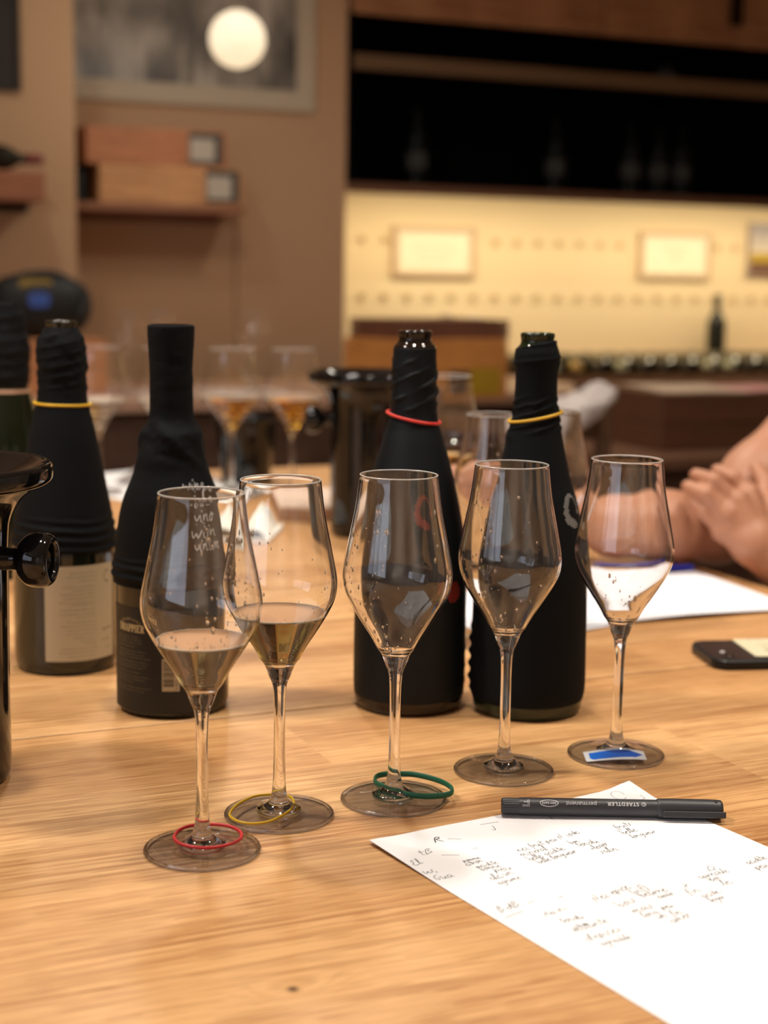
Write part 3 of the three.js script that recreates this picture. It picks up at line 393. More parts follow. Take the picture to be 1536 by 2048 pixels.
{
  const P = 8; // pixels per millimetre of the note sheet
  const tex = canvasTex(210 * P, 256 * P - 0, (g, w, h) => {
    g.fillStyle = '#f6f6fa'; g.fillRect(0, 0, w, h); g.strokeStyle = '#15151c'; g.lineCap = 'round'; g.lineJoin = 'round'; g.lineWidth = 3.6;
    g.scale(1, 256 / 297);
    for (const [t, a, b, c, d] of NOTES) scrawl(g, t, a * P, b * P, c * P, d * P, P / 8);
    g.globalAlpha = 0.9; const line = (...p) => { g.beginPath(); g.moveTo(p[0] * P, p[1] * P); for (let i = 2; i < p.length; i += 2) g.lineTo(p[i] * P, p[i + 1] * P); g.stroke(); };
    line(78, 9, 91, 10); line(128, 12, 125, 23); line(6, 132, 19, 130); line(49, 41, 53, 41); line(28, 123, 34, 122); line(45, 20, 52, 24); line(27, 40, 36, 45); line(48, 126, 52, 124);
    g.lineWidth = 2; g.beginPath(); g.ellipse(190 * P, 12 * P, 4.5 * P, 7 * P, 0.3, 0.6, 6.2); g.stroke(); line(187, 18, 194, 27, 203, 24, 203, 19);
    g.lineWidth = 6; scrawl(g, 'R', 34 * P, 21 * P, 41 * P, 22 * P, 1);
  });
  const t = thing('paper_sheet', 'white sheet of handwritten tasting notes under the black marker', 'paper', [0.3631 + 0.105 * 0.9893 + 0.1485 * 0.1459, TOP, -0.8304 - 0.105 * 0.1459 + 0.1485 * 0.9893], Math.atan2(0.1459, 0.9893));
  const lift = (u, v) => 0.0003 + 0.0045 * smooth(0.88, 1.02, u) * smooth(0.1, -0.02, v) + 0.0012 * Math.pow(1 - v, 6) * (0.5 + 0.5 * Math.sin(u * 9)) + 0.0014 * smooth(0.12, 0, u) * smooth(0.3, 0, v);
  const [a, b, c] = sheetGeo(0.21, 0.297, lift); obj('written_face', a, mat(0xffffff, 0.85, { map: tex }), t); obj('underside', [b, c], M.paper, t);
}
{ // the marker lies on the upper edge of the sheet
  const t = thing('marker_pen', 'black permanent marker with clip cap lying across the note sheet', 'marker', [0.5281, TOP + 0.0068, -0.8147], -Math.atan2(0.0596, 0.1314));
  const L = 0.1443, X0 = -L / 2, tubeX = (p, n = 40, fold) => surf(n, p.length - 1, (u, v) => { const [r, x] = p[Math.round(v * (p.length - 1))], a = (u - 0.5) * 2 * Math.PI, q = r - (fold ? fold(a, x) : 0); return [X0 + x, q * Math.cos(a), q * Math.sin(a)]; });
  const print = canvasTex(1536, 640, (g, w, h) => {                   // u along the pen, v round it (v = 0.5 is up)
    g.fillStyle = '#353539'; g.fillRect(0, 0, w, h); g.save(); g.translate(w / 2, h * 0.625); g.rotate(Math.PI); g.fillStyle = g.strokeStyle = '#c9c9cc';
    g.font = 'bold 66px sans-serif'; g.fillText('STAEDTLER', -536, 24, 420); g.font = '68px sans-serif'; g.fillText('permanent', -76, 22, 354);
    g.lineWidth = 6; g.beginPath(); g.arc(-584, 2, 24, 0, 7); g.stroke(); g.beginPath(); g.arc(-584, 4, 11, 0.5, 5.6); g.stroke();
    g.lineWidth = 8; g.beginPath(); g.ellipse(445, 0, 98, 42, 0, 0, 7); g.stroke(); g.font = 'bold 36px sans-serif'; g.fillText('DRY SAFE', 366, 13, 158);
    g.lineWidth = 5; for (const o of [0, 14]) { g.beginPath(); g.moveTo(662 + o, 46); g.lineTo(662 + o, -42 + o); g.lineTo(738, -42 + o); g.moveTo(662 + o, 6 + o * 0.6); g.lineTo(722, 6 + o * 0.6); g.stroke(); }
    g.restore();
  });
  const barrelPts = [[0.0056, 0.0115], [0.0057, 0.012], ...Array.from({ length: 40 }, (_, i) => [0.00575, 0.0125 + i * 0.0022]), [0.0057, 0.1015], [0.0047, 0.1022]];
  const barrel = tubeX(barrelPts); { const p = barrel.attributes.position, uv = barrel.attributes.uv; for (let i = 0; i < p.count; i++) { const v = uv.getX(i); uv.setXY(i, clamp((p.getX(i) - X0 - 0.0115) / 0.091), 1 - v); } }
  obj('barrel', barrel, mat(0xffffff, 0.42, { map: print }), t);
  obj('end_plug', [tubeX([[0, 0], [0.0046, 0.0001], [0.0052, 0.0008], [0.0054, 0.002], [0.0054, 0.0112], [0.0056, 0.0116]], 120, (a, x) => x > 0.0015 && x < 0.011 ? 0.00035 * (Math.sin(a * 24) > 0.2 ? 1 : 0) : 0)], M.penPlastic, t);
  const cap = obj('cap', tubeX([[0.0056, 0.1005], [0.0063, 0.101], [0.0066, 0.1025], [0.0067, 0.108], [0.0066, 0.13], [0.0064, 0.1405], [0.006, 0.1422], [0.0052, 0.143], [0, 0.1432]]), M.penPlastic, t);
  const clip = new RoundedBoxGeometry(0.0405, 0.0042, 0.0017, 3, 0.0008); clip.rotateX(-0.25); clip.translate(X0 + 0.1238, -0.0008, 0.0081); obj('clip', clip, M.penPlastic, cap);
  const hole = new THREE.CylinderGeometry(0.0011, 0.0011, 0.0006, 16); hole.rotateX(0.35); hole.translate(X0 + 0.1385, 0.0061, 0.0022); obj('vent_hole', hole, M.black, cap);
}
{ // phone with a card on it
  const t = thing('phone', 'black phone lying face down at the right edge under a card', 'phone', [0.9045, TOP, -1.121], -0.282);
  obj('body', slab(rounded(0.149, 0.0735, 0.0125), 0.0095, 0.003), mat(lin(0.012, 0.012, 0.013), 0.3, { specularIntensity: 0.5 }), t);
  const ring = lathe([[0, 0], [0.0052, 0], [0.0055, 0.0004], [0.0055, 0.0012], [0.0042, 0.0014], [0.0036, 0.0009], [0, 0.0008]], 28); const lens = obj('camera_lens', ring, M.gloss, t); lens.position.set(-0.06, 0.0093, 0.022);
  const fl = new THREE.CylinderGeometry(0.0022, 0.0022, 0.0004, 16); const f = obj('flash', fl, M.white, t); f.position.set(-0.0605, 0.0096, 0.008);
  const card = canvasTex(512, 340, (g, w, h) => { g.fillStyle = '#d8cfb0'; g.fillRect(0, 0, w, h); g.strokeStyle = '#7d775f'; g.lineWidth = 5; for (let k = 0; k < 22; k++) { g.globalAlpha = 0.5; g.beginPath(); let x = 60 + rnd() * 380, y = 40 + rnd() * 240; g.moveTo(x, y); for (let q = 0; q < 5; q++) { x += (rnd() - 0.4) * 60; y += (rnd() - 0.5) * 60; g.lineTo(x, y); } g.stroke(); } });
  const g = slab(rounded(0.098, 0.0665, 0.004), 0.0006), uv = g.attributes.uv, p = g.attributes.position; for (let i = 0; i < p.count; i++) uv.setXY(i, p.getX(i) / 0.098 + 0.5, 0.5 - p.getZ(i) / 0.0665);
  const o = obj('card', g, mat(0xffffff, 0.6, { map: card }), null); o.position.set(0.9175, TOP + 0.0098, -1.1195); o.rotation.y = -0.305; tag(o, 'cream card with faint line drawing lying on the phone', 'card');
}
// ---------------------------------------------------------------- papers and pen at the far right
const scribble = canvasTex(720, 512, (g, w, h) => { g.fillStyle = '#f0f1fb'; g.fillRect(0, 0, w, h); g.strokeStyle = '#3b3f86'; g.lineWidth = 2.2; for (let r = 0; r < 13; r++) for (let c = 0; c < 4; c++) if (rnd() < 0.72) { g.globalAlpha = 0.7; g.beginPath(); let x = 34 + c * 168 + rnd() * 20, y = 44 + r * 35; g.moveTo(x, y); const e = x + 60 + rnd() * 80; while (x < e) { x += 5 + rnd() * 5; g.lineTo(x, y + (rnd() - 0.5) * 14); } g.stroke(); } });
function sheet(label, x, z, turn, w, d, y, m, wave = 0.0006) {
  const t = thing('paper_sheet', label, 'paper', [x, TOP + y, z], turn), [a, b, c] = sheetGeo(w, d, (u, v) => 0.0003 + wave * (1 + Math.sin(u * 7 + v * 4)));
  obj('upper_face', a, m, t); obj('underside', [b, c], M.paper, t); return t;
}
const noteMat = mat(0xffffff, 0.85, { map: scribble });
sheet('white sheet of blue handwriting lying behind the right dark bottle', 0.822, -1.396, rad(12.7), 0.297, 0.21, 0, noteMat);
sheet('white sheet at the right edge overlapping another, blue pen behind it', 0.914, -1.392, rad(-2), 0.297, 0.205, 0.0022, noteMat, 0.0012);
function ballpoint(label, x, z, turn, color) {
  const t = thing('pen', label, 'pen', [x, TOP + 0.0046, z], turn);
  const ax = (p) => { const g = lathe(p, 20); g.rotateZ(-Math.PI / 2); return g; };
  obj('barrel', ax([[0, -0.07], [0.003, -0.07], [0.0042, -0.066], [0.0042, 0.02], [0.0042, 0.045], [0.003, 0.058], [0.0012, 0.066], [0, 0.067]]), mat(color, 0.35), t);
  obj('cap', ax([[0.0043, -0.072], [0.0047, -0.0715], [0.0048, -0.03], [0.0043, -0.0298]]), mat(color, 0.3), t); obj('clip', span(-0.07, -0.034, 0.0046, 0.006, -0.0012, 0.0012, 0.0004), mat(color, 0.3), t); return t;
}
ballpoint('blue ballpoint pen lying behind the white sheets near the forearm', 1.003, -1.521, -0.31 + Math.PI, lin(0.015, 0.025, 0.32));
// ---------------------------------------------------------------- far end of the table
// wider glasses than those in front
const wideBowl = lathe(spline(BOWL.filter((_, k) => k % 4 === 0).map((p) => [p.x * mix(1, 1.3, smooth(0.1, 0.15, p.y)), p.y * 1.04]), 60), 64);
const wideR = (y) => bowlR(y / 1.04) * mix(1, 1.3, smooth(0.104, 0.156, y));
const wideFoot = [geoFoot.clone().scale(1.08, 1, 1.08)], wideStem = geoStem.clone().scale(1, 1.04, 1);
function wideGlass(x, z, label, group, fill, tint) {
  const t = thing('wine_glass', label, 'wine glass', [x, TOP, z], 0, group);
  obj('foot', wideFoot, M.glass, t); obj('stem', wideStem, M.glass, t); const b = obj('bowl', wideBowl, M.pane, t);
  const r = new THREE.TorusGeometry(0.0254 * 1.3, 0.0006, 6, 64).rotateX(Math.PI / 2).translate(0, 0.2271, 0); obj('rim', r, M.rim, b);
  if (fill) { const pts = []; for (let k = 0; k <= 30; k++) { const y = mix(0.109, fill, k / 30); pts.push([wideR(y) - 0.0006, y]); } const R = pts.at(-1)[0]; const w = obj('wine', lathe([[0, 0.1045], ...pts, [0, fill]], 48), wine(tint), t, 'golden wine'); obj('foam', new THREE.TorusGeometry(R - 0.0006, 0.0012, 6, 48).rotateX(Math.PI / 2).translate(0, fill, 0), foam, w); }
  return t;
}
const GOLD = [0.9, 0.56, 0.08], farG = 'glasses of sparkling wine at the far edge of the table';
wideGlass(0.7635, -2.3129, 'far glass of golden wine right of the knitted bottle neck', farG, 0.152, GOLD);
wideGlass(0.8556, -2.2834, 'far glass of golden wine just left of the far spittoon', farG, 0.152, GOLD);
wideGlass(0.5702, -2.3853, 'far glass of pale wine beside the neck of the cream-labelled bottle', farG, 0.145, [0.9, 0.8, 0.55]);
wideGlass(0.6687, -2.3564, 'far glass of pale wine mostly hidden behind the knitted bottle neck', farG, 0.145, [0.9, 0.8, 0.55]);
for (const [x, z, l] of [[0.676, -1.27, 'empty glass with drops seen between the two sleeved bottles'], [0.753, -1.291, 'empty glass mostly hidden behind the rightmost sleeved bottle']]) { const t = champagneGlass(x, z, l); t.userData.group = 'empty glasses behind the sleeved bottles'; droplets(50, 0.11, 0.2, 0, t, face(x, z)); }
const held = wideGlass(0.786, -1.606, 'glass of golden wine held in the fingers of the seated person'); held.position.y = TOP + 0.004; obj('wine', lathe([[0, 0.1045], ...Array.from({ length: 20 }, (_, k) => [wideR(mix(0.109, 0.135, k / 19)) - 0.0006, mix(0.109, 0.135, k / 19)]), [0, 0.135]], 48), wine(GOLD), held, 'golden wine');
sheet('white sheet lying far back between the two left dark bottles', 0.66, -2.43, rad(20), 0.26, 0.34, 0, M.paper);
{ // shallow wooden box with a pale lid, and a folded napkin before it
  const t = thing('box', 'shallow brown box with pale pink lid lying beyond the second glass', 'box', [0.802, TOP, -2.10], rad(-14));
  obj('tray', [span(-0.045, 0.06, 0, 0.018, -0.1, 0.1, 0.002)], wood(lin(0.5, 0.32, 0.22), 0.6), t); obj('lid', span(-0.043, 0.058, 0.018, 0.021, -0.098, 0.098, 0.001), mat(lin(0.72, 0.55, 0.45), 0.7), t);
  const n = surf(26, 14, (u, v) => { const w = 0.085 * (1 - 0.25 * v), x = (u - 0.5) * w, z = (0.5 - v) * 0.12; return [x, 0.002 + 0.03 * Math.sin(Math.PI * u) * (0.5 + 0.5 * v) + 0.008 * fbm(u * 4, v * 4, 2), z]; }, false);
  const np = thing('napkin', 'folded white cloth napkin on the table behind the filled glasses', 'napkin', [0.655, TOP, -1.93], rad(-32));
  const nm = mat(lin(0.84, 0.82, 0.76), 0.9, { side: THREE.DoubleSide }); obj('fold', n, nm, np);
  obj('lower_fold', span(-0.044, 0.044, 0, 0.006, -0.062, 0.062, 0.002), nm, np);
}
{ // small dark things along the far edge
  const t = thing('ice_bucket', 'short black bucket standing between the far glasses of golden wine', 'bucket', [0.825, TOP, -2.42]);
  obj('body', lathe([[0, 0], [0.036, 0], [0.04, 0.004], [0.05, 0.09], [0.052, 0.105], [0.0535, 0.107], [0.052, 0.109], [0.049, 0.106], [0.036, 0.012], [0, 0.01]], 40), M.gloss, t); obj('rim_ring', new THREE.TorusGeometry(0.0525, 0.0022, 8, 40).rotateX(Math.PI / 2).translate(0, 0.107, 0), M.gloss, t);
  const c = thing('cloth', 'crumpled grey cloth lying at the far table edge under golden glasses', 'cloth', [0.70, TOP, -2.475], 0.4);
  obj('heap', surf(40, 20, (u, v) => { const a = u * 6.283, r = 0.062 * (1 - v) * (1 + 0.25 * fbm(Math.cos(a) * 2 + 5, Math.sin(a) * 2, 3)); return [r * 1.3 * Math.sin(a), 0.002 + 0.03 * (1 - Math.pow(1 - v, 2)) * (0.6 + 0.8 * fbm(Math.cos(a) * 3 * (1 - v) + 9, Math.sin(a) * 3 * (1 - v) + 2, 3)), r * Math.cos(a)]; }), mat(lin(0.33, 0.3, 0.3), 0.9), c);
}
// ---------------------------------------------------------------- sideboard along the back wall with what stands on it
{
  const t = thing('sideboard', 'long dark wooden sideboard standing along the back wall', 'sideboard', [1.3, 0, -4.38]);
  obj('top', span(-2.2, 1.32, 0.715, 0.75, -0.38, 0.3, 0.004), wood(lin(0.62, 0.45, 0.38), 0.45), t);
  obj('carcass', span(-2.15, 1.27, 0.06, 0.715, -0.36, 0.24), wood(lin(0.13, 0.08, 0.055), 0.6), t);
  for (let k = 0; k < 5; k++) { const d = obj('door', span(-2.13 + k * 0.68, -1.46 + k * 0.68, 0.09, 0.7, 0.24, 0.26, 0.004), wood(lin(0.11, 0.065, 0.045), 0.55), t); obj('knob', new THREE.SphereGeometry(0.014, 12, 10).translate(-1.53 + k * 0.68, 0.42, 0.27), M.gloss, d); }
}
function crate(label, x, y, z, w, h, d, color, print, turn = 0) {
  const t = thing('wine_crate', label, 'crate', [x, y, z], turn, null), m = wood(color, 0.65), s = 0.012, n = Math.max(2, Math.round(h / 0.09));
  for (let k = 0; k < n; k++) { const a = k * h / n, b = (k + 1) * h / n - 0.002; obj('plank', span(-w / 2, w / 2, a, b, d / 2 - s, d / 2, 0.0015), m, t); obj('plank', span(-w / 2, w / 2, a, b, -d / 2, -d / 2 + s, 0.0015), m, t); obj('plank', span(-w / 2, -w / 2 + s, a, b, -d / 2 + s, d / 2 - s, 0.0015), m, t); obj('plank', span(w / 2 - s, w / 2, a, b, -d / 2 + s, d / 2 - s, 0.0015), m, t); }
  obj('bottom', span(-w / 2 + s, w / 2 - s, 0, s, -d / 2 + s, d / 2 - s), m, t); obj('lid', span(-w / 2, w / 2, h, h + 0.008, -d / 2, d / 2, 0.002), m, t);
  if (print) for (const [px, py, pw, ph, c] of print) obj('printed_panel', span(px, px + pw, py, py + ph, d / 2, d / 2 + 0.001), mat(c, 0.7), t, 'painted panel');
  return t;
}
crate('orange wooden crate with dark and yellow panels behind the sleeved bottles', 1.905, TOP, -4.0, 0.39, 0.16, 0.26, lin(0.85, 0.42, 0.12), [[-0.02, 0.012, 0.075, 0.07, lin(0.06, 0.03, 0.02)], [0.058, 0.012, 0.11, 0.075, lin(0.42, 0.26, 0.01)]], rad(12));
crate('dark brown wooden crate lying on top of the orange one', 1.925, TOP + 0.1682, -4.02, 0.385, 0.045, 0.25, lin(0.22, 0.1, 0.06), null, rad(12));
crate('orange brown wooden crate on the sideboard under the black bag', 0.9, TOP, -4.4, 0.3, 0.145, 0.24, lin(0.8, 0.42, 0.22), null);
{
  const t = thing('bag', 'black rounded bag with blue and yellow patches on the left crate', 'bag', [0.885, TOP + 0.1532, -4.4]);
  obj('shell', surf(48, 28, (u, v) => { const a = u * 6.283, p = v * Math.PI, k = Math.pow(Math.abs(Math.sin(p)), 0.6), x = 0.15 * k * Math.sign(Math.sin(a)) * Math.pow(Math.abs(Math.sin(a)), 0.8), z = 0.08 * k * Math.cos(a); return [x, 0.088 * (1 - Math.cos(p)) * (1 + 0.04 * fbm(u * 9, v * 5, 2)), z]; }), mat(lin(0.007, 0.008, 0.008), 0.6), t);
  obj('patch', slab(rounded(0.06, 0.04, 0.015), 0.006).rotateX(Math.PI / 2).translate(-0.015, 0.108, 0.076), mat(lin(0.05, 0.12, 0.45), 0.5), t, 'blue patch'); obj('patch', slab(rounded(0.09, 0.035, 0.012), 0.006).rotateX(Math.PI / 2).translate(-0.02, 0.148, 0.06), mat(lin(0.35, 0.24, 0.05), 0.5), t, 'yellow patch');
  obj('strap', tube([[0.1, 0.06, 0.07], [0.12, 0.12, 0.05], [0.05, 0.178, 0.03], [-0.05, 0.178, 0.03]], 0.008, 30), mat(lin(0.02, 0.02, 0.02), 0.7), t);
}
const sbG = 'clear glasses on the sideboard';
for (const [x, z, l] of [[1.12, -4.33, 'clear empty glass on the sideboard, left one behind the yellow-banded neck'], [1.24, -4.42, 'clear empty glass on the sideboard, right one before the brown wall'], [1.52, -4.4, 'clear empty glass on the sideboard behind the far golden glasses']]) wideGlass(x, z, l, sbG);
for (const [x, z, w, a] of [[1.2, -4.3, 0.2, 0.2], [1.45, -4.3, 0.24, -0.1]]) { const s = sheet(x < 1.3 ? 'pale paper lying on the sideboard beside the clear glasses' : 'pale paper lying on the sideboard behind the far golden glasses', x, z, a, w, 0.24, 0, mat(lin(0.62, 0.5, 0.44), 0.85, { side: THREE.DoubleSide })); void s; }
// dark bottles lying along the niche, foil ends towards the room
{
  const t = thing('back_counter', 'low brown counter under the lit wall carrying a row of bottles', 'counter', [4.0, 0, -5.2]);
  obj('top', span(-1.36, 1.38, 0.7, 0.73, -0.28, 0.26, 0.004), wood(lin(0.4, 0.24, 0.14), 0.5), t); obj('front_panel', span(-1.33, 1.36, 0.05, 0.7, 0.2, 0.225), wood(lin(0.3, 0.16, 0.09), 0.6), t); obj('side_panel', span(-1.33, -1.305, 0.05, 0.7, -0.27, 0.2), wood(lin(0.3, 0.16, 0.09), 0.6), t); obj('plinth', span(-1.3, 1.34, 0, 0.05, -0.25, 0.18), M.black, t);
  const foils = [[0.6, 0.62, 0.42], [0.7, 0.45, 0.14], [0.55, 0.55, 0.38], [0.03, 0.03, 0.03]].map((c) => mat(lin(...c), 0.35)), body = lathe([[0, 0], [0.03, 0], [0.0385, 0.004], [0.04, 0.01], [0.04, 0.18], [0.033, 0.205], [0.0155, 0.232], [0.0145, 0.262]], 24).rotateX(Math.PI / 2), cap = lathe([[0.0146, 0.24], [0.0152, 0.262], [0.0158, 0.3], [0.015, 0.303], [0, 0.303]], 20).rotateX(Math.PI / 2), fl = [3, 0, 1, 3, 2, 3, 3, 3, 2, 0, 3, 3, 1, 3, 0, 3];
  const place = ['nearest the crates', 'next to the white jugs', 'behind the white jug', 'right of the jugs', 'below the lit wall centre', 'below the gap between the frames', 'before the middle of the wall', 'left of the right certificate', 'below the right certificate', 'below the right certificate edge', 'left of the standing bottle', 'behind the standing bottle', 'right of the standing bottle', 'far right', 'farther right', 'outermost right'];
  for (let k = 0; k < 14; k++) { const b = thing('wine_bottle', `dark bottle lying on the back counter ${place[k]}, ${['pale green', 'gold', 'cream', 'black'][fl[k]]} foil`, 'bottle', [2.76 + k * 0.097, 0.73 + 0.0402, -5.19], 0, 'bottles lying in a row on the back counter'); obj('body', body, M.bottle, b); obj('foil', cap, foils[fl[k]], b); }
  const up = thing('wine_bottle', 'dark bottle standing upright on the back counter near the right edge', 'bottle', [3.92, 0.73, -5.4]); obj('body', body.clone().rotateX(-Math.PI / 2), M.bottle, up); obj('foil', cap.clone().rotateX(-Math.PI / 2), foils[3], up);
  for (const [x, s, l] of [[2.655, 1, 'slim white jug with silver neck left on the back counter'], [2.775, 1.25, 'round white jug standing behind the lying bottles on the counter']]) { const j = thing('jug', l, 'jug', [x, 0.73, -5.4]); obj('body', lathe(spline([[0, 0], [0.04 * s, 0], [0.052 * s, 0.03], [0.05 * s, 0.08], [0.03 * s, 0.125], [0.026 * s, 0.14]], 40), 32), mat(lin(0.85, 0.78, 0.68), 0.35), j); obj('neck', lathe(spline([[0.026 * s, 0.14], [0.02, 0.19], [0.023, 0.21], [0.02, 0.212], [0.016, 0.19]], 24), 24), s === 1 ? mat(lin(0.4, 0.4, 0.42), 0.25, { metalness: 0.9 }) : mat(lin(0.85, 0.78, 0.68), 0.35), j); }
}
{ // bottles standing in the dark of the cabinet
  const dim = mat(lin(0.003, 0.004, 0.003), 0.35, { specularIntensity: 0.3 });
  const gb = lathe([[0, 0], [0.03, 0], [0.0385, 0.004], [0.04, 0.01], [0.04, 0.18], [0.033, 0.205], [0.0155, 0.232], [0.0145, 0.29], [0, 0.291]], 24), lb = lathe([[0.0402, 0.07], [0.0402, 0.13]], 24);
  [[2.47, 0.662, 'at the left end of the lower shelf'], [3.06, 0.662, 'on the lower shelf above the gap between the certificates'], [3.4, 0.662, 'on the lower shelf above the right certificate'], [3.53, 0.662, 'on the lower shelf right above the right certificate'], [3.64, 0.662, 'on the lower shelf at the right'], [3.55, 1.09, 'on the upper shelf at the right']].forEach(([x, y, l]) => { const b = thing('wine_bottle', 'dark bottle with dull label ' + l, 'bottle', [x, TOP + y, -5.3], 0, 'bottles inside the wine cabinet'); obj('body', y > 1 ? gb.clone().scale(1, 0.48, 1) : gb, dim, b); obj('label', y > 1 ? lb.clone().scale(1, 0.48, 1) : lb, mat(lin(0.05, 0.05, 0.045), 0.9), b); });
}
// frames on the lit wall
const cert = (title) => canvasTex(420, 270, (g, w, h) => { g.fillStyle = '#f4efdc'; g.fillRect(0, 0, w, h); g.strokeStyle = '#c9bfa0'; g.lineWidth = 5; g.strokeRect(14, 14, w - 28, h - 28); smallPrint(g, title, '#8f8a72'); });
function wallFrame(label, x0, x1, y0, y1, fw, fm, face2, z = ZW) {
  const t = thing('picture_frame', label, 'picture', [(x0 + x1) / 2, TOP + y0, z]), w = (x1 - x0) / 2, h = y1 - y0;
  obj('frame', [span(-w - fw, w + fw, -fw, 0, 0, 0.02), span(-w - fw, w + fw, h, h + fw, 0, 0.02), span(-w - fw, -w, 0, h, 0, 0.02), span(w, w + fw, 0, h, 0, 0.02)], fm, t);
  const g = new THREE.PlaneGeometry(2 * w, h); g.translate(0, h / 2, 0.012); const p = obj('print', [g, span(-w, w, 0, h, 0, 0.0115)], face2, t); void p; return t;
}
const palewood = mat(lin(0.6, 0.45, 0.3), 0.5);
wallFrame('left framed certificate with several lines on the lit wall', 2.479, 2.795, 0.357, 0.514, 0.018, palewood, mat(0xffffff, 0.6, { map: cert([[90, 330, 90, 12], [70, 350, 125, 9], [110, 310, 160, 9], [130, 290, 195, 9]]) }));
wallFrame('framed certificate with a short title on the lit wall, right of the other', 3.592, 3.914, 0.362, 0.521, 0.016, palewood, mat(0xffffff, 0.6, { map: cert([[130, 290, 80, 12], [150, 270, 112, 9], [160, 260, 140, 9], [175, 245, 170, 9]]) }));
const field = canvasTex(256, 256, (g) => { const s = g.createLinearGradient(0, 0, 0, 150); s.addColorStop(0, '#9c9aa3'); s.addColorStop(1, '#d8cfc2'); g.fillStyle = s; g.fillRect(0, 0, 256, 150); g.fillStyle = '#b59a2c'; g.fillRect(0, 145, 256, 50); g.fillStyle = '#6a4a3a'; g.fillRect(0, 192, 256, 64); });
wallFrame('landscape photograph with grey sky over a yellow field, cut by the right edge', 4.13, 4.55, 0.367, 0.58, 0.006, mat(lin(0.4, 0.33, 0.3), 0.5), mat(0xffffff, 0.6, { map: field }));
const oldPhoto = dataTex(512, 320, (u, v) => { const k = 0.5 + 0.6 * (fbm(u * 9, v * 5, 4) - 0.4) + 0.5 * Math.max(0, fbm(u * 34, v * 3, 2) - 0.48) * smooth(0.7, 0.3, v) - 0.12 * smooth(0.75, 1, u) * smooth(0.5, 0, v) + 0.12 * smooth(0.3, 0.5, v) * smooth(0.75, 0.5, v); return [k * 1.02, k * 0.97, k * 0.9]; });
wallFrame('large old black and white photograph in a wide beige frame', 1.0, 1.909, 0.956, 1.62, 0.065, mat(lin(0.5, 0.42, 0.31), 0.6), mat(lin(0.75, 0.75, 0.75), 0.4, { map: oldPhoto }), ZC);
wallFrame('dark framed panel high on the pillar at the left edge', 0.45, 0.905, 0.88, 1.55, 0.012, mat(lin(0.02, 0.015, 0.012), 0.6), mat(lin(0.016, 0.012, 0.01), 0.5), ZP);
// shelves and wooden boxes
{
  const t = thing('wall_shelf', 'brown wooden shelf on the back wall carrying two wine boxes', 'shelf', [1.43, TOP, ZC]);
  obj('board', span(-0.345, 0.234, 0.532, 0.558, 0.002, 0.2, 0.003), wood(lin(0.42, 0.22, 0.14), 0.6), t); obj('wall_cleat', span(-0.33, 0.2, 0.505, 0.532, 0.002, 0.02), wood(lin(0.3, 0.15, 0.09), 0.6), t);
  { const n = thing('tin', 'small black round tin at the left end of the wall shelf', 'tin', [1.133, TOP + 0.558, ZC + 0.12]); obj('body', lathe([[0, 0], [0.026, 0], [0.028, 0.003], [0.028, 0.1], [0, 0.1]], 32), M.black, n); obj('lid', lathe([[0.0285, 0.096], [0.0295, 0.098], [0.0295, 0.113], [0.027, 0.116], [0, 0.116]], 32), M.black, n); }
  const b = (label, x0, x1, y0, y1, c, lx) => {
    const q = thing('wine_box', label, 'box', [(x0 + x1) / 2, TOP + y0, ZC + 0.105]), w = (x1 - x0) / 2, h = y1 - y0, m = wood(c, 0.6);
    obj('front_board', span(-w, w, 0, h, 0.078, 0.09, 0.002), m, q); obj('back_board', span(-w, w, 0, h, -0.09, -0.078, 0.002), m, q); obj('end_board', span(-w, -w + 0.012, 0, h, -0.078, 0.078), m, q); obj('end_board', span(w - 0.012, w, 0, h, -0.078, 0.078), m, q); obj('lid', span(-w + 0.012, w - 0.012, h - 0.01, h, -0.078, 0.078), m, q); obj('bottom', span(-w + 0.012, w - 0.012, 0, 0.01, -0.078, 0.078), m, q);
    const l = obj('label', span(lx - 0.056, lx + 0.056, h * 0.08, h * 0.95, 0.09, 0.0925), mat(lin(0.05, 0.05, 0.045), 0.6), q, 'dark label with a pale field'); obj('label_field', span(lx - 0.052, lx + 0.03, h * 0.18, h * 0.78, 0.0925, 0.0932), mat(lin(0.5, 0.44, 0.36), 0.6), l);
  };
  b('pale wooden wine box with dark label on the wall shelf, lower one', 1.182, 1.65, 0.558, 0.677, lin(0.82, 0.5, 0.26), 0.17);
  b('reddish wooden wine box lying on top of the pale one', 1.14, 1.599, 0.677, 0.792, lin(0.66, 0.31, 0.16), 0.16);
  const c = thing('wall_shelf', 'short reddish shelf on the pillar at the left edge', 'shelf', [0.75, TOP, ZP]); obj('board', span(-0.5, 0.2, 0.54, 0.625, 0.002, 0.18, 0.004), wood(lin(0.5, 0.24, 0.15), 0.6), c); obj('wall_cleat', span(-0.48, 0.18, 0.515, 0.54, 0.002, 0.02), M.black, c);
  const w = thing('wine_bottle', 'dark bottle with red capsule lying on the pillar shelf', 'bottle', [0.66, TOP + 0.665, ZP + 0.1], Math.PI / 2);
  obj('body', lathe([[0, 0], [0.03, 0], [0.0385, 0.004], [0.04, 0.01], [0.04, 0.18], [0.033, 0.205], [0.0155, 0.232], [0.0145, 0.262]], 24).rotateX(Math.PI / 2), M.bottle, w); obj('capsule', lathe([[0.0146, 0.24], [0.0152, 0.262], [0.0158, 0.3], [0, 0.303]], 20).rotateX(Math.PI / 2), mat(lin(0.18, 0.03, 0.03), 0.4), w);
}
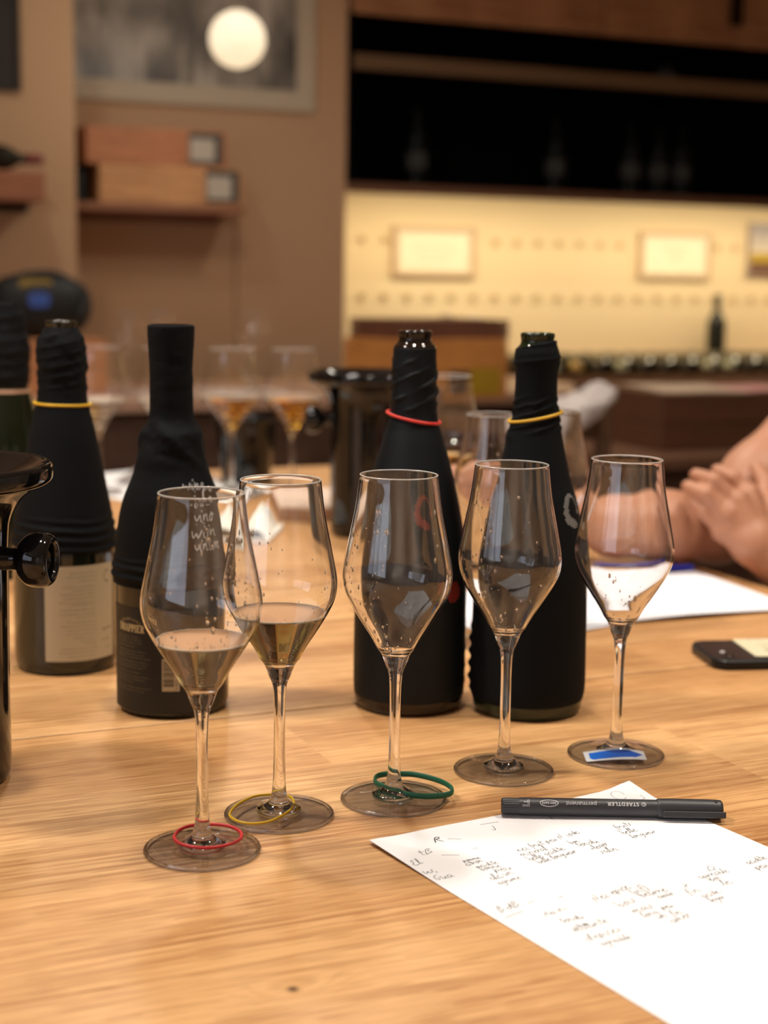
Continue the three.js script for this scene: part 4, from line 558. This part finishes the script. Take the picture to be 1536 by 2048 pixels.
// chest and crates right, chair with a white cloth
{
  const t = thing('chest', 'dark wooden chest with overhanging top behind the seated person', 'chest', [2.44, 0, -3.5]), m = wood(lin(0.1, 0.048, 0.028), 0.6);
  obj('body', span(-0.36, 0.6, 0.04, 0.63, -0.25, 0.25), m, t); obj('top', span(-0.4, 0.64, 0.63, 0.66, -0.3, 0.34, 0.004), wood(lin(0.2, 0.11, 0.07), 0.5), t); obj('drawer_front', span(-0.33, 0.57, 0.36, 0.6, 0.25, 0.262, 0.003), m, t); obj('drawer_front', span(-0.33, 0.57, 0.08, 0.33, 0.25, 0.262, 0.003), m, t); obj('plinth', span(-0.33, 0.57, 0, 0.04, -0.22, 0.22), M.black, t);
  crate('long brown wooden crate on the chest with papers on its lid', 2.63, 0.66, -3.5, 0.8, 0.137, 0.44, lin(0.17, 0.08, 0.04), null);
  const pk = sheet('pink sheet of paper lying on the long brown crate', 2.62, -3.43, 0.1, 0.22, 0.2, 0.0, mat(lin(0.62, 0.3, 0.27), 0.85, { side: THREE.DoubleSide })); pk.position.y = 0.8058;
  const wp = sheet('pale sheet of paper on the long brown crate beside the pink one', 2.42, -3.46, -0.2, 0.25, 0.3, 0.0, mat(lin(0.55, 0.42, 0.3), 0.85, { side: THREE.DoubleSide })); wp.position.y = 0.8058;
}
{
  const t = thing('chair', 'wooden chair behind the table with a white cloth over its back', 'chair', [1.475, 0, -2.71], rad(-35)), m = wood(lin(0.17, 0.095, 0.05), 0.55);
  obj('seat', span(-0.21, 0.21, 0.43, 0.455, -0.2, 0.22, 0.008), m, t); for (const [x, z] of [[-0.18, 0.19], [0.18, 0.19]]) obj('leg', span(x - 0.018, x + 0.018, 0, 0.43, z - 0.018, z + 0.018, 0.004), m, t);
  for (const x of [-0.18, 0.18]) obj('leg', span(x - 0.018, x + 0.018, 0, 0.86, -0.2, -0.165, 0.004), m, t); for (const y of [0.56, 0.66, 0.76]) obj('back_slat', span(-0.162, 0.162, y, y + 0.045, -0.19, -0.175, 0.003), m, t);
  const c = thing('cloth', 'crumpled white cloth hanging over the chair back', 'cloth', [1.475, 0.8, -2.71], rad(-35));
  obj('drape', surf(60, 40, (u, v) => { const a = u * 6.283, e = 0.13 * (0.75 + 0.5 * fbm(Math.cos(a) + 3, Math.sin(a) + 8, 2)), k = Math.sin(v * Math.PI), q = 1 + 0.35 * (fbm(Math.cos(a) * 2 + v * 3, Math.sin(a) * 2 + 5, 3) - 0.5); const bx = Math.cos(a) * k, by = -Math.cos(v * Math.PI); return [0.105 + e * q * bx * (0.75 + 0.3 * by) + 0.03 * by, 0.0 + 0.068 * by * q + 0.03 * bx + 0.03 * (fbm(bx * 3 + 4, by * 3 + 2, 3) - 0.5), -0.115 + 0.04 * k * q * Math.sin(a)]; }), mat(lin(0.62, 0.56, 0.54), 0.9), c);
}
// ---------------------------------------------------------------- the seated person: one field of tapered capsules, meshed with surface nets
function surfaceNets(f, lo, hi, cell) {
  const n = [0, 1, 2].map((k) => Math.ceil((hi[k] - lo[k]) / cell) + 1), [nx, ny, nz] = n, F = new Float32Array(nx * ny * nz), B = 6, at = (i, j, k) => (k * ny + j) * nx + i;
  for (let k0 = 0; k0 < nz; k0 += B) for (let j0 = 0; j0 < ny; j0 += B) for (let i0 = 0; i0 < nx; i0 += B) {
    const c = f(lo[0] + (i0 + B / 2) * cell, lo[1] + (j0 + B / 2) * cell, lo[2] + (k0 + B / 2) * cell), far = Math.abs(c) > B * cell * 1.1;
    for (let k = k0; k < Math.min(k0 + B, nz); k++) for (let j = j0; j < Math.min(j0 + B, ny); j++) for (let i = i0; i < Math.min(i0 + B, nx); i++) F[at(i, j, k)] = far ? c : f(lo[0] + i * cell, lo[1] + j * cell, lo[2] + k * cell);
  }
  const id = new Int32Array(nx * ny * nz).fill(-1), P = [], N = [], I = [];
  for (let k = 0; k < nz - 1; k++) for (let j = 0; j < ny - 1; j++) for (let i = 0; i < nx - 1; i++) {
    let s = 0, m = 0, px = 0, py = 0, pz = 0; const v = [];
    for (let q = 0; q < 8; q++) { const d = F[at(i + (q & 1), j + ((q >> 1) & 1), k + (q >> 2))]; v.push(d); if (d < 0) s |= 1 << q; }
    if (!s || s === 255) continue;
    for (let a = 0; a < 8; a++) for (const b of [a | 1, a | 2, a | 4]) if (b !== a && ((s >> a) & 1) !== ((s >> b) & 1)) { const t = v[a] / (v[a] - v[b]); px += mix(a & 1, b & 1, t); py += mix((a >> 1) & 1, (b >> 1) & 1, t); pz += mix(a >> 2, b >> 2, t); m++; }
    const x = lo[0] + (i + px / m) * cell, y = lo[1] + (j + py / m) * cell, z = lo[2] + (k + pz / m) * cell, e = cell * 0.7;
    id[at(i, j, k)] = P.length / 3; P.push(x, y, z); const g = V3(f(x + e, y, z) - f(x - e, y, z), f(x, y + e, z) - f(x, y - e, z), f(x, y, z + e) - f(x, y, z - e)).normalize(); N.push(g.x, g.y, g.z);
  }
  const quad = (a, b, c, d, flip) => { if (a < 0 || b < 0 || c < 0 || d < 0) return; flip ? I.push(a, c, b, a, d, c) : I.push(a, b, c, a, c, d); };
  for (let k = 1; k < nz - 1; k++) for (let j = 1; j < ny - 1; j++) for (let i = 1; i < nx - 1; i++) {
    const a = F[at(i, j, k)] < 0;
    if (a !== F[at(i + 1, j, k)] < 0) quad(id[at(i, j - 1, k - 1)], id[at(i, j, k - 1)], id[at(i, j, k)], id[at(i, j - 1, k)], !a);
    if (a !== F[at(i, j + 1, k)] < 0) quad(id[at(i - 1, j, k - 1)], id[at(i - 1, j, k)], id[at(i, j, k)], id[at(i, j, k - 1)], !a);
    if (a !== F[at(i, j, k + 1)] < 0) quad(id[at(i - 1, j - 1, k)], id[at(i, j - 1, k)], id[at(i, j, k)], id[at(i - 1, j, k)], !a);
  }
  const g = new THREE.BufferGeometry(); g.setAttribute('position', new THREE.Float32BufferAttribute(P, 3)); g.setAttribute('normal', new THREE.Float32BufferAttribute(N, 3)); g.setIndex(I); return g;
}
const smin = (a, b, k) => { const h = Math.max(k - Math.abs(a - b), 0) / k; return Math.min(a, b) - h * h * k * 0.25; };
function chain(list, k) { // list of [from, to, r0, r1]
  const L = list.map(([a, b, r0, r1]) => { const d = [b[0] - a[0], b[1] - a[1], b[2] - a[2]]; return [a, d, d[0] * d[0] + d[1] * d[1] + d[2] * d[2] || 1e-9, r0, r1]; });
  return (x, y, z) => { let o = 9; for (const [a, d, q, r0, r1] of L) { const px = x - a[0], py = y - a[1], pz = z - a[2], t = clamp((px * d[0] + py * d[1] + pz * d[2]) / q), ex = px - d[0] * t, ey = py - d[1] * t, ez = pz - d[2] * t; o = smin(o, Math.sqrt(ex * ex + ey * ey + ez * ez) - mix(r0, r1, t), k); } return o; };
}
{
  const J = { elbA:[1.139,0.793,-1.546],midA:[1.060,0.800,-1.544],mid2:[0.991,0.800,-1.558],wrA:[0.910,0.820,-1.575],palmA:[0.854,0.844,-1.571],shA:[1.383,0.983,-1.580],upA:[1.208,0.846,-1.558],aI0:[0.836,0.866,-1.566],aI1:[0.795,0.879,-1.542],aI2:[0.770,0.877,-1.542],aM0:[0.834,0.855,-1.559],aM1:[0.795,0.867,-1.540],aM2:[0.764,0.865,-1.537],aR0:[0.834,0.844,-1.557],aR1:[0.799,0.853,-1.541],aR2:[0.770,0.852,-1.537],aP0:[0.838,0.833,-1.559],aP1:[0.809,0.840,-1.546],aP2:[0.785,0.841,-1.540],aT0:[0.868,0.848,-1.598],aT1:[0.858,0.860,-1.638],aT2:[0.834,0.864,-1.650],wrB:[1.150,0.764,-1.415],palmB:[1.108,0.796,-1.433],palmB2:[1.095,0.809,-1.446],kI:[1.113,0.848,-1.456],kM:[1.092,0.842,-1.448],kR:[1.078,0.829,-1.446],kP:[1.075,0.808,-1.450],i1:[1.101,0.867,-1.470],i2:[1.096,0.873,-1.495],m1:[1.068,0.866,-1.462],m2:[1.064,0.869,-1.492],r1:[1.056,0.851,-1.460],r2:[1.049,0.857,-1.486],p1:[1.056,0.830,-1.462],p2:[1.050,0.842,-1.483],th0:[1.139,0.835,-1.453],th1:[1.157,0.858,-1.483],th2:[1.167,0.871,-1.514] };
  const shL = [1.41, 0.99, -1.215], elB = [1.345, 0.788, -1.215], chest = [1.50, 0.93, -1.41], neck = [1.44, 1.07, -1.42], head = [1.375, 1.2, -1.43];
  const fing = (a, b, c, r) => [[a, b, r, r * 0.94], [b, c, r * 0.94, r * 0.8]];
  const armA = chain([[J.shA, J.upA, 0.052, 0.045], [J.upA, J.elbA, 0.045, 0.038], [J.elbA, J.midA, 0.037, 0.038], [J.midA, J.mid2, 0.038, 0.033], [J.mid2, J.wrA, 0.032, 0.026], [J.wrA, J.palmA, 0.024, 0.026]], 0.03);
  const handA = chain([[J.palmA, J.aI0, 0.02, 0.013], [J.palmA, J.aR0, 0.02, 0.013], [J.palmA, J.aP0, 0.018, 0.011], ...fing(J.aI0, J.aI1, J.aI2, 0.0105), ...fing(J.aM0, J.aM1, J.aM2, 0.0108), ...fing(J.aR0, J.aR1, J.aR2, 0.0102), ...fing(J.aP0, J.aP1, J.aP2, 0.009), [J.palmA, J.aT0, 0.02, 0.016], ...fing(J.aT0, J.aT1, J.aT2, 0.0115)], 0.007);
  const armB = chain([[shL, elB, 0.05, 0.04], [elB, J.wrB, 0.04, 0.029], [J.wrB, J.palmB, 0.027, 0.029]], 0.025);
  const handB = chain([[J.wrB, J.palmB, 0.025, 0.026], [J.palmB, J.kI, 0.024, 0.015], [J.palmB, J.kM, 0.025, 0.015], [J.palmB2, J.kR, 0.022, 0.014], [J.palmB, J.kP, 0.023, 0.013], ...fing(J.kI, J.i1, J.i2, 0.0098), ...fing(J.kM, J.m1, J.m2, 0.0102), ...fing(J.kR, J.r1, J.r2, 0.0098), ...fing(J.kP, J.p1, J.p2, 0.0088), [J.palmB, J.th0, 0.022, 0.016], ...fing(J.th0, J.th1, J.th2, 0.0105)], 0.004);
  const up = (p) => [p[0], p[1] + 0.06, p[2]], lift = (list) => list.map(([p, q, r0, r1]) => [up(p), up(q), r0, r1]);
  const skull = chain([[chest, neck, 0.07, 0.055], [neck, [1.43, 1.2, -1.425], 0.052, 0.05], ...lift([[[1.395, 1.215, -1.43], [1.415, 1.24, -1.43], 0.074, 0.08], [[1.348, 1.145, -1.43], [1.375, 1.165, -1.43], 0.038, 0.052], [[1.345, 1.2, -1.43], [1.36, 1.18, -1.43], 0.05, 0.05]])], 0.03);
  const feat = chain(lift([[[1.308, 1.212, -1.43], [1.284, 1.184, -1.43], 0.006, 0.0105], [[1.31, 1.23, -1.405], [1.31, 1.23, -1.455], 0.008, 0.008], [[1.304, 1.216, -1.402], [1.304, 1.216, -1.404], 0.008, 0.008], [[1.304, 1.216, -1.458], [1.304, 1.216, -1.456], 0.008, 0.008], [[1.302, 1.158, -1.416], [1.302, 1.158, -1.444], 0.0075, 0.0075], [[1.405, 1.2, -1.35], [1.412, 1.225, -1.347], 0.01, 0.013], [[1.405, 1.2, -1.51], [1.412, 1.225, -1.513], 0.01, 0.013]]), 0.01);
  const skin = (x, y, z) => { const a = smin(armA(x, y, z), handA(x, y, z), 0.012), b = smin(armB(x, y, z), handB(x, y, z), 0.006); let h = 9; if (y > 0.85 && x > 1.22) h = smin(skull(x, y, z), feat(x, y, z), 0.012); return Math.min(a, b, h); };
  const origin = V3(1.5, 0, -1.41), t = thing('person', 'seated person with bare folded forearms on the table end, one hand holding a glass', 'person', origin.toArray());
  const put = (name, g, m, parent = t, label) => { g.translate(-origin.x, 0, -origin.z); return obj(name, g, m, parent, label); };
  put('body', surfaceNets(skin, [0.72, 0.7, -1.85], [1.62, 1.42, -1.12], 0.004), mat(lin(0.48, 0.225, 0.135), 0.5, { sheen: 0.2, sheenRoughness: 0.4, sheenColor: lin(0.5, 0.25, 0.2) }));
  const shirt = chain([[[1.63, 0.5, -1.41], chest, 0.15, 0.155], [chest, [1.47, 0.99, -1.41], 0.14, 0.1], [J.shA, chest, 0.075, 0.12], [shL, chest, 0.075, 0.12], [J.shA, [1.36, 0.965, -1.585], 0.07, 0.066], [shL, [1.38, 0.93, -1.215], 0.07, 0.062]], 0.08);
  const sh = (x, y, z) => Math.max(shirt(x, y, z), 1.07 - 0 * x - y > 0 ? -9 : y - 1.07);
  put('shirt', surfaceNets(sh, [1.2, 0.36, -1.8], [1.86, 1.12, -1.02], 0.009), mat(lin(0.03, 0.03, 0.027), 0.9), t, 'dark short-sleeved shirt');
  const legs = chain([[[1.64, 0.48, -1.32], [1.25, 0.5, -1.29], 0.1, 0.068], [[1.64, 0.48, -1.5], [1.25, 0.5, -1.53], 0.1, 0.068], [[1.25, 0.5, -1.29], [1.3, 0.1, -1.29], 0.066, 0.05], [[1.25, 0.5, -1.53], [1.3, 0.1, -1.53], 0.066, 0.05]], 0.04);
  put('trousers', surfaceNets(legs, [1.12, 0.03, -1.68], [1.8, 0.64, -1.14], 0.01), mat(lin(0.02, 0.024, 0.035), 0.9), t, 'dark trousers');
  for (const z of [-1.29, -1.53]) put('shoe', surfaceNets(chain([[[1.31, 0.035, z], [1.18, 0.032, z], 0.035, 0.032], [[1.31, 0.04, z], [1.31, 0.09, z], 0.04, 0.04]], 0.04), [1.1, -0.01, z - 0.08], [1.4, 0.16, z + 0.08], 0.008), M.black);
  const cap = chain([[[1.4, 1.285, -1.43], [1.425, 1.302, -1.43], 0.08, 0.086]], 0.01);
  put('hair', surfaceNets((x, y, z) => Math.max(cap(x, y, z), (x < 1.4 ? 1.335 : mix(1.3, 1.24, clamp((x - 1.4) / 0.06))) - y), [1.28, 1.16, -1.55], [1.56, 1.42, -1.3], 0.006), mat(lin(0.02, 0.014, 0.01), 0.8), t, 'short dark hair');
  for (const z of [-1.402, -1.458]) put('eye', new THREE.SphereGeometry(0.0075, 12, 10).scale(0.5, 0.6, 1).translate(1.2975, 1.277, z), M.black);
  const s = thing('stool', 'plain wooden stool under the seated person at the table end', 'stool', [1.66, 0, -1.41]), m = wood(lin(0.5, 0.33, 0.2), 0.6);
  obj('seat', span(-0.17, 0.17, 0.295, 0.33, -0.19, 0.19, 0.008), m, s); for (const [x, z] of [[-1, -1], [-1, 1], [1, -1], [1, 1]]) obj('leg', span(x * 0.13 - 0.018, x * 0.13 + 0.018, 0, 0.295, z * 0.15 - 0.018, z * 0.15 + 0.018, 0.003), m, s);
}
renderer.render(scene, camera);
